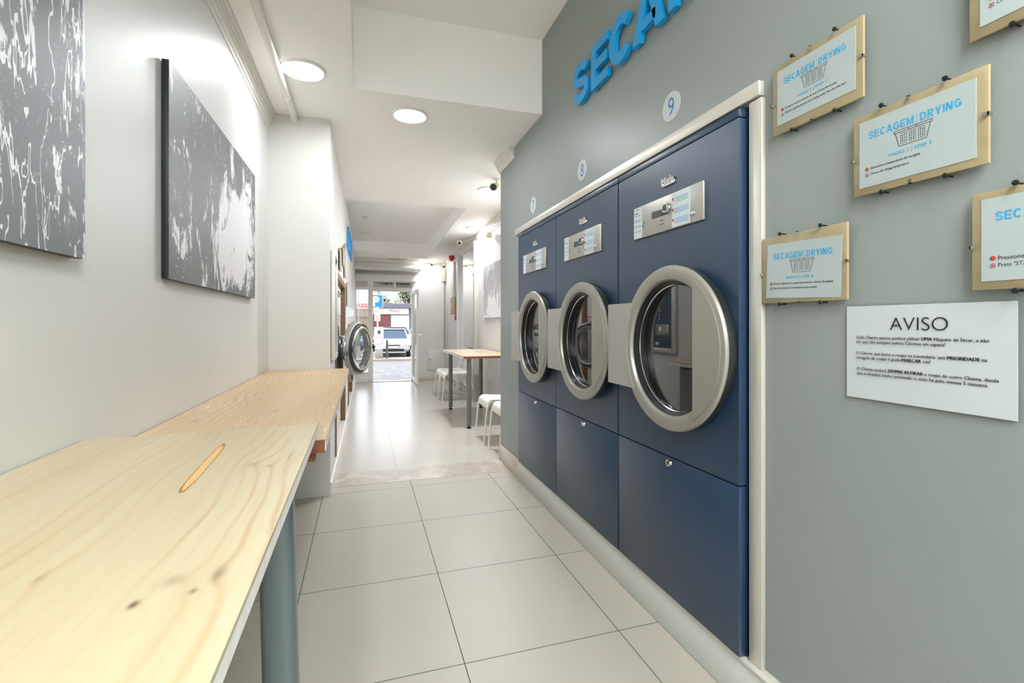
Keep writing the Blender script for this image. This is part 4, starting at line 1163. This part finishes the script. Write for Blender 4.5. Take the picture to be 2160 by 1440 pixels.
def arc(cx_, cz_, r_, a0, a1, n=6):
    return [(cx_ + r_ * math.cos(a0 + (a1 - a0) * i / n), cz_ + r_ * math.sin(a0 + (a1 - a0) * i / n)) for i in range(n + 1)]
def make_chair(loc, label):
    """faces -X; origin on the floor under the middle of the seat; 0.40 wide, 0.42 deep"""
    r = thing('chair', (0, 0, 0), label, 'chair', 'cream stacking chairs')
    zs, hw, fx, bx = 0.445, 0.195, -0.215, 0.19
    prof = [(bx, zs - 0.004), (0.05, zs - 0.012), (-0.08, zs - 0.006), (-0.13, zs)] + arc(fx + 0.055, zs - 0.052, 0.052, R(90), R(175), 7) + [(fx - 0.002, zs - 0.085)]
    inner = [(x + (0.007 if i > 4 else 0), z - 0.007) for i, (x, z) in enumerate(prof)][::-1]
    b = B(); b.prism([(x, -hw, z) for x, z in prof + inner], (0, 2 * hw, 0))
    obj('seat', b, M['chair'], r, local=True)
    for s in (-1, 1):
        y = s * (hw - 0.008)
        obj('leg', B().tube([(fx - 0.035, y, 0.012), (fx - 0.006, y, zs - 0.10), (fx + 0.004, y, zs - 0.06), (fx + 0.03, y, zs - 0.028), (fx + 0.07, y, zs - 0.02), (0.0, y, zs - 0.022), (bx - 0.03, y, zs - 0.022)], 0.0085, 10)
            .cyl((fx - 0.036, y, 0), (fx - 0.036, y, 0.014), 0.0095, n=10), M['chair'], r, local=True)
        obj('leg', B().tube([(bx + 0.07, y, 0.012), (bx + 0.008, y, zs - 0.06), (bx - 0.004, y, zs), (bx + 0.006, y, zs + 0.10), (bx + 0.045, y, zs + 0.24), (bx + 0.055, y, zs + 0.33)], 0.0085, 10)
            .cyl((bx + 0.07, y, 0), (bx + 0.07, y, 0.014), 0.0095, n=10), M['chair'], r, local=True)
    pr = [(bx + 0.035, zs + 0.20), (bx + 0.048, zs + 0.26), (bx + 0.055, zs + 0.325), (bx + 0.052, zs + 0.35)]
    b = B(); b.prism([(x, -hw, z) for x, z in pr] + [(x + 0.008, -hw, z) for x, z in pr[::-1]], (0, 2 * hw, 0))
    obj('backrest', b, M['chair'], r, local=True)
    r.location = loc
    return r
ch = make_chair((1.385, 4.77, 0), 'cream chair tucked at the near end of the small table')
dup(ch, (1.405, 4.29, 0), 'cream chair nearest the grey wall corner, mostly hidden by it')
dup(ch, (1.40, 7.47, 0), 'cream chair behind the small table, in front of the mirror')
dup(ch, (1.400, 7.95, 0), 'cream chair farthest away, nearest the shop door')

# mirror with side posts
mr = thing('wall_mirror', (XF, 8.0, 0.9), 'tall wall mirror between two grey posts on the far right wall', 'mirror')
obj('mirror_pane', B().box(XF - 0.010, XF - 0.002, 7.26, 8.62, 0.12, 2.42), M['mirror'], mr, smooth=False)
struct(obj('trim_7', B().box(XF - 0.075, XF, 7.17, 7.258, 0, 2.47, 0.004), M['alu_light']), 'grey post at the near side of the mirror')
struct(obj('trim_8', B().box(XF - 0.065, XF, 8.622, 8.72, 0, 2.45, 0.004), M['trim']), 'grey post at the far side of the mirror')
obj('lower_rail', B().box(XF - 0.02, XF, 7.26, 8.62, 0.09, 0.12), M['alu'], mr)
# alarm items on the far right wall
bell = thing('alarm_sounder', (XF - 0.06, 9.15, 2.42), 'red alarm sounder under the ceiling by the mirror post', 'alarm')
obj('dome', B().cyl((XF - 0.075, 9.15, 2.50), (XF - 0.075, 9.15, 2.43), 0.052, 0.046, 20).cyl((XF - 0.075, 9.15, 2.43), (XF - 0.075, 9.15, 2.405), 0.046, 0.03, 20), M['red'], bell)
obj('mount', B().cyl((XF - 0.075, 9.15, 2.515), (XF - 0.075, 9.15, 2.50), 0.04, n=16), M['white_plastic'], bell)
tag(obj('cable_trunking', B().box(XF - 0.035, XF, 9.16, 9.28, 1.72, 2.40, 0.004), M['trim']), 'white cable trunking between the alarm sounder and alarm panel', 'trunking')
ap = thing('fire_alarm_box', (XF, 9.08, 1.5), 'beige and grey fire alarm panel on the far right wall', 'alarm panel')
obj('enclosure', B().box(XF - 0.09, XF, 8.98, 9.18, 1.37, 1.70, 0.005), M['alarm_beige'], ap)
obj('key_switch', B().box(XF - 0.098, XF - 0.09, 9.05, 9.10, 1.5, 1.56), M['white_plastic'], ap)
tag(obj('wall_switch', B().box(XF - 0.02, XF, 9.42, 9.50, 1.48, 1.60, 0.004), M['alu']), 'small grey switch box left of the fire alarm panel', 'switch')
tag(obj('call_point', B().box(XF - 0.045, XF, 8.93, 9.02, 1.26, 1.35, 0.006), M['red']), 'red fire call point under the alarm panel', 'call point')
fs = thing('fire_notice', (XF, 8.95, 1.76), 'small white notice with red print above the alarm panel', 'notice')
obj('notice_sheet', B().box(XF - 0.004, XF, 8.90, 9.0, 1.72, 1.86), M['paper'], fs)
obj('red_print', B().box(XF - 0.005, XF - 0.004, 8.92, 8.98, 1.78, 1.84), M['flag_red'], fs)
st = thing('intruder_siren', (1.655, YF - 0.05, 2.2), 'slim beige siren box in the far right corner', 'siren')
obj('siren_case', B().box(1.60, 1.685, YF - 0.06, YF, 2.10, 2.33, 0.006), M['cream_plastic'], st)
tag(obj('corner_cable', B().cyl((1.665, YF - 0.012, 0.1), (1.665, YF - 0.012, 2.1), 0.006, n=8), M['alu']), 'thin grey cable running down the far right corner', 'cable')
ub = thing('meter_cabinet', (1.49, YF, 0.4), 'white metal meter cabinet low on the front wall', 'cabinet')
obj('cabinet_door', B().box(1.31, 1.665, YF - 0.03, YF, 0.20, 0.62, 0.004), M['white_wall'], ub)
obj('lock', B().cyl((1.35, YF - 0.036, 0.43), (1.35, YF - 0.03, 0.43), 0.012), M['black'], ub)
sk = thing('wall_socket', (XF, 6.45, 0.3), 'white double socket low on the wall behind the small table', 'socket')
obj('plate', B().box(XF - 0.012, XF, 6.50, 6.58, 0.30, 0.42, 0.003), M['white_plastic'], sk)
obj('outlet', B().box(XF - 0.014, XF - 0.012, 6.52, 6.56, 0.32, 0.40), M['screen'], sk)
jb = thing('junction_box', (XF - 0.05, 6.30, 2.38), 'small cream junction box at the far room cornice with a cable', 'junction box')
obj('box_body', B().box(XF - 0.10, XF - 0.03, 6.27, 6.36, 2.37, 2.44, 0.006), M['cream_plastic'], jb)
obj('cable', B().tube([(XF - 0.06, 6.27, 2.42), (XF - 0.03, 5.9, 2.46), (XF - 0.06, 5.2, 2.50), (XF - 0.06, 4.6, 2.55)], 0.005, 8), M['cream_plastic'], jb)

def cctv(mx, my, mz, tx_, ty_, tz_, label, s=1.0, cable=None):
    r = thing('security_camera', (mx, my, mz), label, 'security camera')
    m0 = Vector((mx, my, mz)); tip = Vector((tx_, ty_, tz_))
    d = (tip - (m0 + Vector((0, 0, -0.06 * s)))).normalized()
    tail = tip - d * 0.13 * s
    obj('mount', B().cyl(m0, m0 - Vector((0, 0, 0.010 * s)), 0.034 * s).cyl(m0 - Vector((0, 0, 0.01 * s)), tail + d * 0.03 * s, 0.009 * s), M['white_plastic'], r)
    hs = obj('housing', B().cyl(tail, tip, 0.030 * s, 0.034 * s), M['cream_plastic'], r)
    obj('lens', B().cyl(tip - d * 0.002 * s, tip + d * 0.003 * s, 0.026 * s), M['ring_dark'], hs)
    if cable:
        obj('cable', B().tube([tail, *cable], 0.004 * s, 8), M['white_plastic'], r)
    return r
cctv(1.255, 4.54, HC, 1.188, 4.42, 2.505, 'white bullet security camera in front of the ceiling light above the small table', 1.15, [(1.31, 4.60, 2.54), (1.42, 4.66, 2.60), (1.6, 4.7, 2.6)])
cctv(1.495, 7.62, 2.565, 1.455, 7.48, 2.475, 'white bullet security camera beside the unlit ceiling light', 1.0, [(1.55, 7.6, 2.52), (1.62, 7.5, 2.545)])
cctv(1.42, 9.9, 2.497, 1.33, 9.8, 2.40, 'tiny white security camera left of the siren box', 0.8)
cctv(1.62, 9.95, 2.497, 1.585, 9.82, 2.37, 'tiny white security camera directly above the siren box', 0.8)

# ------------------------------------------------------------------ the street
def gz(y):   # the street falls gently away from the shop
    return -0.04 - 0.0415 * (y - 10.4)
b = B()
b.prism([(-12, 10.43, gz(10.43)), (16, 10.43, gz(10.43)), (16, 23.2, gz(23.2)), (-12, 23.2, gz(23.2))], (0, 0, -0.1))
struct(obj('street_paving', b, M['street']), 'grey cobbled street outside the shop door')
b = B().box(-12, 16, 23.2, 24.2, -0.9, -0.47, 0.02)
struct(obj('kerb', b, M['kerb']), 'pale kerb between street and parking')
b = B().box(-30, 40, 24.2, 75, -0.9, -0.56)
struct(obj('car_park_ground', b, M['asphalt']), 'car park ground')

aw = thing('awning', (0.4, 10.6, 2.3), 'grey fabric awning over the shop door, its dark print seen through the transom', 'awning')
obj('canopy', B().prism([(-1.2, 10.45, 2.62), (-1.2, 11.6, 2.20), (-1.2, 11.6, 2.18), (-1.2, 10.45, 2.60)], (3.2, 0, 0)), M['facade_grey'], aw)
va_ = obj('valance', B().box(-1.2, 2.0, 11.59, 11.60, 1.98, 2.20), M['kerb'], aw)
ob_ = B()
for k in range(15):
    w_ = 0.025 + 0.012 * ((k * 7) % 3)
    if k not in (6, 9):
        ob_.box(0.40 + k * 0.042, 0.40 + k * 0.042 + w_, 11.584, 11.59, 2.105 + 0.008 * ((k * 5) % 3), 2.15)
obj('dark_print', ob_, M['ink'], va_)
GP = -0.56
def make_car(label, paint, loc, rz):
    r = thing('car', (0, 0, 0), label, 'car')
    # local: nose towards -X, length along X
    side = [(-2.05, 0.30), (-2.08, 0.52), (-2.0, 0.70), (-1.55, 0.86), (-1.05, 0.95), (1.55, 0.98), (1.95, 0.92), (2.02, 0.55), (1.98, 0.28)]
    b = B(); b.prism([(x, -0.86, z) for x, z in side], (0, 1.72, 0))
    bmesh.ops.bevel(b.b, geom=list(b.b.edges), offset=0.07, segments=2, affect='EDGES')
    body = obj('body', b, paint, r, local=True)
    # cabin: glass volume with painted roof and pillars
    lo = [(-1.05, 0.93), (1.75, 0.95)]; hi = [(-0.35, 1.42), (1.25, 1.42)]
    b = B()
    v = [b.b.verts.new(p) for p in ((lo[0][0], -0.76, lo[0][1]), (lo[1][0], -0.76, lo[1][1]), (lo[1][0], 0.76, lo[1][1]), (lo[0][0], 0.76, lo[0][1]),
                                     (hi[0][0], -0.60, hi[0][1]), (hi[1][0], -0.60, hi[1][1]), (hi[1][0], 0.60, hi[1][1]), (hi[0][0], 0.60, hi[0][1]))]
    for q in ((0, 1, 5, 4), (1, 2, 6, 5), (2, 3, 7, 6), (3, 0, 4, 7), (4, 5, 6, 7)):
        b.b.faces.new([v[i] for i in q])
    obj('windows', b, M['car_glass'], r, local=True, smooth=False)
    b = B().box(-0.40, 1.30, -0.62, 0.62, 1.41, 1.47, 0.025)
    for s in (-1, 1):
        b.tube([(-1.10, s * 0.775, 0.93), (-0.36, s * 0.615, 1.43)], 0.035, 8)
        b.tube([(1.80, s * 0.775, 0.93), (1.26, s * 0.615, 1.43)], 0.05, 8)
        b.tube([(0.35, s * 0.775, 0.93), (0.35, s * 0.625, 1.43)], 0.03, 8)
    obj('roof', b, paint, r, local=True)
    b = B()
    obj('grille', B().box(-2.10, -2.0, -0.55, 0.55, 0.30, 0.44, 0.01).box(-2.07, -2.0, -0.35, 0.35, 0.60, 0.65, 0.01), M['tyre'], r, local=True)
    for s in (-1, 1):
        obj('headlight', B().box(-2.06, -1.85, s * 0.55, s * 0.83, 0.60, 0.74, 0.03), M['shop_window'], r, local=True)
        obj('wing_mirror', B().box(-0.95, -0.80, s * 0.86, s * 1.02, 0.94, 1.06, 0.03), paint, r, local=True)
        for wx_ in (-1.3, 1.3):
            obj('wheel', B().cyl((wx_, s * 0.70, 0.31), (wx_, s * 0.875, 0.31), 0.31, n=28), M['tyre'], r, local=True)
    obj('number_plate', B().box(-2.115, -2.09, -0.25, 0.25, 0.46, 0.56, 0.004), M['paper'], r, local=True)
    r.location = loc; r.rotation_euler = (0, 0, rz)
    return r
make_car('silver car facing the shop behind the parking meter', M['silver_car'], (1.62, 27.6, GP), R(90) - R(4))
make_car('blue car behind the parking meter, mostly hidden by the silver car', M['blue_car'], (0.85, 33.5, GP), R(84))
make_car('dark car parked behind the silver car', M['navy_car'], (2.4, 37.5, GP), R(100))
make_car('white car behind and to the right of the silver car', M['white_car'], (3.75, 31.8, GP), R(90))
make_car('white car farther back on the right of the dark car', M['white_car'], (4.55, 38.0, GP), R(88))

# parking sign
PXs, PYs, PZ = 0.66, 24.18, -0.56
ps = thing('parking_sign', (PXs, PYs, PZ), 'blue P parking sign on a white pole with plates below', 'road sign')
obj('pole', B().cyl((PXs, PYs, PZ), (PXs, PYs, 2.5), 0.035, n=12), M['sign_white'], ps)
pn = obj('sign_plate', B().box(PXs - 0.36, PXs + 0.25, PYs - 0.06, PYs - 0.04, 1.98, 2.60, 0.01), M['sign_white'], ps)
obj('blue_field', B().box(PXs - 0.34, PXs + 0.23, PYs - 0.065, PYs - 0.06, 2.0, 2.58), M['sign_blue'], pn)
tb = B(); tb.text('P', 0.4, MF(PXs - 0.24, 2.04, PYs - 0.065), 0.002, 0.02, fit=(0.32, 0.48), res=6)
obj('letter_p', tb, M['sign_white'], pn)
cpn = obj('car_plate', B().box(PXs - 0.36, PXs + 0.06, PYs - 0.06, PYs - 0.04, 1.70, 1.95, 0.01), M['sign_white'], ps)
pts = [(-0.13, 0.0), (-0.15, 0.05), (-0.08, 0.07), (-0.03, 0.13), (0.06, 0.13), (0.13, 0.07), (0.15, 0.0)]
ol = B().tube([(PXs - 0.13 + x, PYs - 0.066, 1.76 + z) for x, z in pts + pts[:1]], 0.007, 6)
obj('car_symbol', ol, M['ink'], cpn)
tp_ = obj('text_plate', B().box(PXs - 0.15, PXs + 0.13, PYs - 0.06, PYs - 0.04, 1.32, 1.67, 0.01), M['sign_white'], ps)
lb = B()
for k in range(4):
    lb.box(PXs - 0.11, PXs + 0.09, PYs - 0.064, PYs - 0.06, 1.60 - k * 0.07, 1.575 - k * 0.07)
obj('printed_lines', lb, M['flag_red'], tp_)
pm = thing('parking_meter', (0.68, 23.8, -0.47), 'white parking ticket machine with a red circle at the kerb', 'parking meter')
obj('base', B().box(0.53, 0.89, 23.68, 23.92, -0.47, -0.05, 0.01), M['alu'], pm)
hd = obj('cabinet', B().box(0.50, 0.92, 23.65, 23.95, -0.03, 1.03, 0.03), M['sign_white'], pm)
obj('screen', B().box(0.65, 0.78, 23.635, 23.65, 0.70, 0.87), M['screen'], hd)
obj('red_ring', B().lathe([(0.19, -0.004), (0.19, 0), (0.175, 0), (0.175, -0.004)], (0.71, 23.65, 0.36), 'Y', 40), M['flag_red'], hd)
tag(obj('bollard', B().cyl((1.09, 23.75, -0.47), (1.09, 23.75, 0.35), 0.055, n=16).cyl((1.09, 23.75, 0.35), (1.09, 23.75, 0.42), 0.05, 0.03, 16).cyl((1.09, 23.75, -0.05), (1.09, 23.75, 0.0), 0.068, n=16), M['bollard']),
    'dark iron bollard on the kerb beside the parking machine', 'bollard')

# low building opposite
BY = 44.0
bd_ = thing('shop_building', (3.0, BY + 3, GP), 'low grey shop building with a white sign board and red shutter', 'building')
obj('wall', B().box(0.5, 9.5, BY, BY + 6, GP, 2.55), M['facade_grey'], bd_)
obj('roof_edge', B().box(0.48, 9.7, BY - 0.4, BY + 6.2, 2.55, 3.0, 0.02), M['facade_grey'], bd_)
sb = obj('sign_board', B().box(0.6, 3.92, BY - 0.45, BY - 0.40, 2.05, 2.60, 0.01) if False else B().box(0.6, 3.90, BY - 0.22, BY - 0.05, 2.02, 2.56, 0.01), M['sign_white'], bd_)
tb = B(); tb.text('Wavos', 0.4, MF(2.15, 2.20, BY - 0.22), 0.004, 0.004, fit=(0.9, 0.26))
obj('sign_lettering', tb, M['flag_red'], sb)
sh_ = B()
for k in range(22):
    sh_.box(0.6, 2.3, BY - 0.06, BY - 0.02, GP + 0.02 + k * 0.115, GP + 0.12 + k * 0.115, 0.008)
obj('roller_shutter', sh_, M['shutter'], bd_)
obj('shop_window', B().box(2.35, 3.95, BY - 0.05, BY, 0.4, 1.95), M['shop_window'], bd_)
obj('shop_window', B().box(4.6, 6.2, BY - 0.05, BY, 0.0, 2.0), M['car_glass'], bd_)
lbd = thing('white_building', (-3.3, BY, GP), 'white building with red letters seen through the narrow window', 'building')
obj('wall', B().box(-7.5, 0.42, BY + 0.5, BY + 6, GP, 3.2), M['facade_white'], lbd)
tb = B(); tb.text('GRES', 0.6, MF(-0.95, 2.62, BY + 0.49), 0.01, 0.01, fit=(1.3, 0.35)); obj('red_lettering', tb, M['flag_red'], lbd)
obj('doorway', B().box(-0.85, -0.55, BY + 0.4, BY + 0.5, GP, 1.3), M['shutter'], lbd)
fn = B()
for k in range(34):
    fn.box(-4.0 + k * 0.13, -4.0 + k * 0.13 + 0.115, 41.0, 41.03, 1.72, 2.42)
tag(obj('screen_fence', fn.box(-4.0, 0.4, 41.03, 41.07, 1.75, 1.83).box(-4.0, 0.4, 41.03, 41.07, 2.3, 2.38).box(-4.0, 0.4, 41.1, 41.3, GP, 1.72), M['fence']), 'brown slatted screen on a wall, seen through the narrow window', 'fence')
sl = thing('street_lamp', (-0.35, 38.0, GP), 'thin street lamp seen through the narrow window', 'street lamp')
obj('pole', B().tube([(-0.35, 38, GP), (-0.35, 38, 4.1), (-0.45, 38, 4.4), (-0.8, 38, 4.55)], 0.045, 10), M['alu'], sl)
obj('lamp_head', B().box(-1.1, -0.75, 37.92, 38.08, 4.5, 4.6, 0.03), M['alu'], sl)

def tree(x, y, z0, h, rx, rz_, n, mt, label):
    r = thing('tree', (x, y, z0), label, 'tree')
    obj('trunk', B().tube([(x, y, z0), (x + 0.1, y, z0 + h * 0.4), (x, y + 0.1, z0 + h * 0.75)], 0.16, 10), M['bark'], r)
    b = B()
    rnd = random.Random(int(x * 100) + n)
    cl = [(rnd.gauss(0, 0.42), rnd.gauss(0, 0.4), rnd.gauss(0, 0.4)) for _ in range(26)]
    for i in range(n):
        c_ = cl[i % 26]
        p = Vector((x + rx * (c_[0] + rnd.gauss(0, 0.16)), y + rx * (c_[1] + rnd.gauss(0, 0.16)), z0 + h * 0.8 + rz_ * (c_[2] + rnd.gauss(0, 0.16))))
        q = Matrix.Rotation(rnd.uniform(0, 6.28), 3, Vector((rnd.uniform(-1, 1), rnd.uniform(-1, 1), rnd.uniform(-1, 1))).normalized())
        s_ = rnd.uniform(0.06, 0.13)
        vs = [b.b.verts.new(p + q @ Vector(k)) for k in ((-s_, 0, 0), (0, -s_ * 0.5, 0.01), (s_, 0, 0), (0, s_ * 0.5, 0.01))]
        b.b.faces.new(vs)
    obj('foliage', b, mt, r, smooth=False, recalc=False)
tree(1.9, 58, GP, 5.6, 1.2, 1.1, 1500, M['leaf'], 'olive green tree behind the shop building, left of the others')
tree(5.4, 61, GP, 6.6, 1.8, 2.2, 3200, M['leaf'], 'large dark tree above the right end of the shop building')
tree(3.1, 53, GP, 4.5, 0.45, 0.5, 700, M['leaf_light'], 'small bright green bush top over the middle of the building')
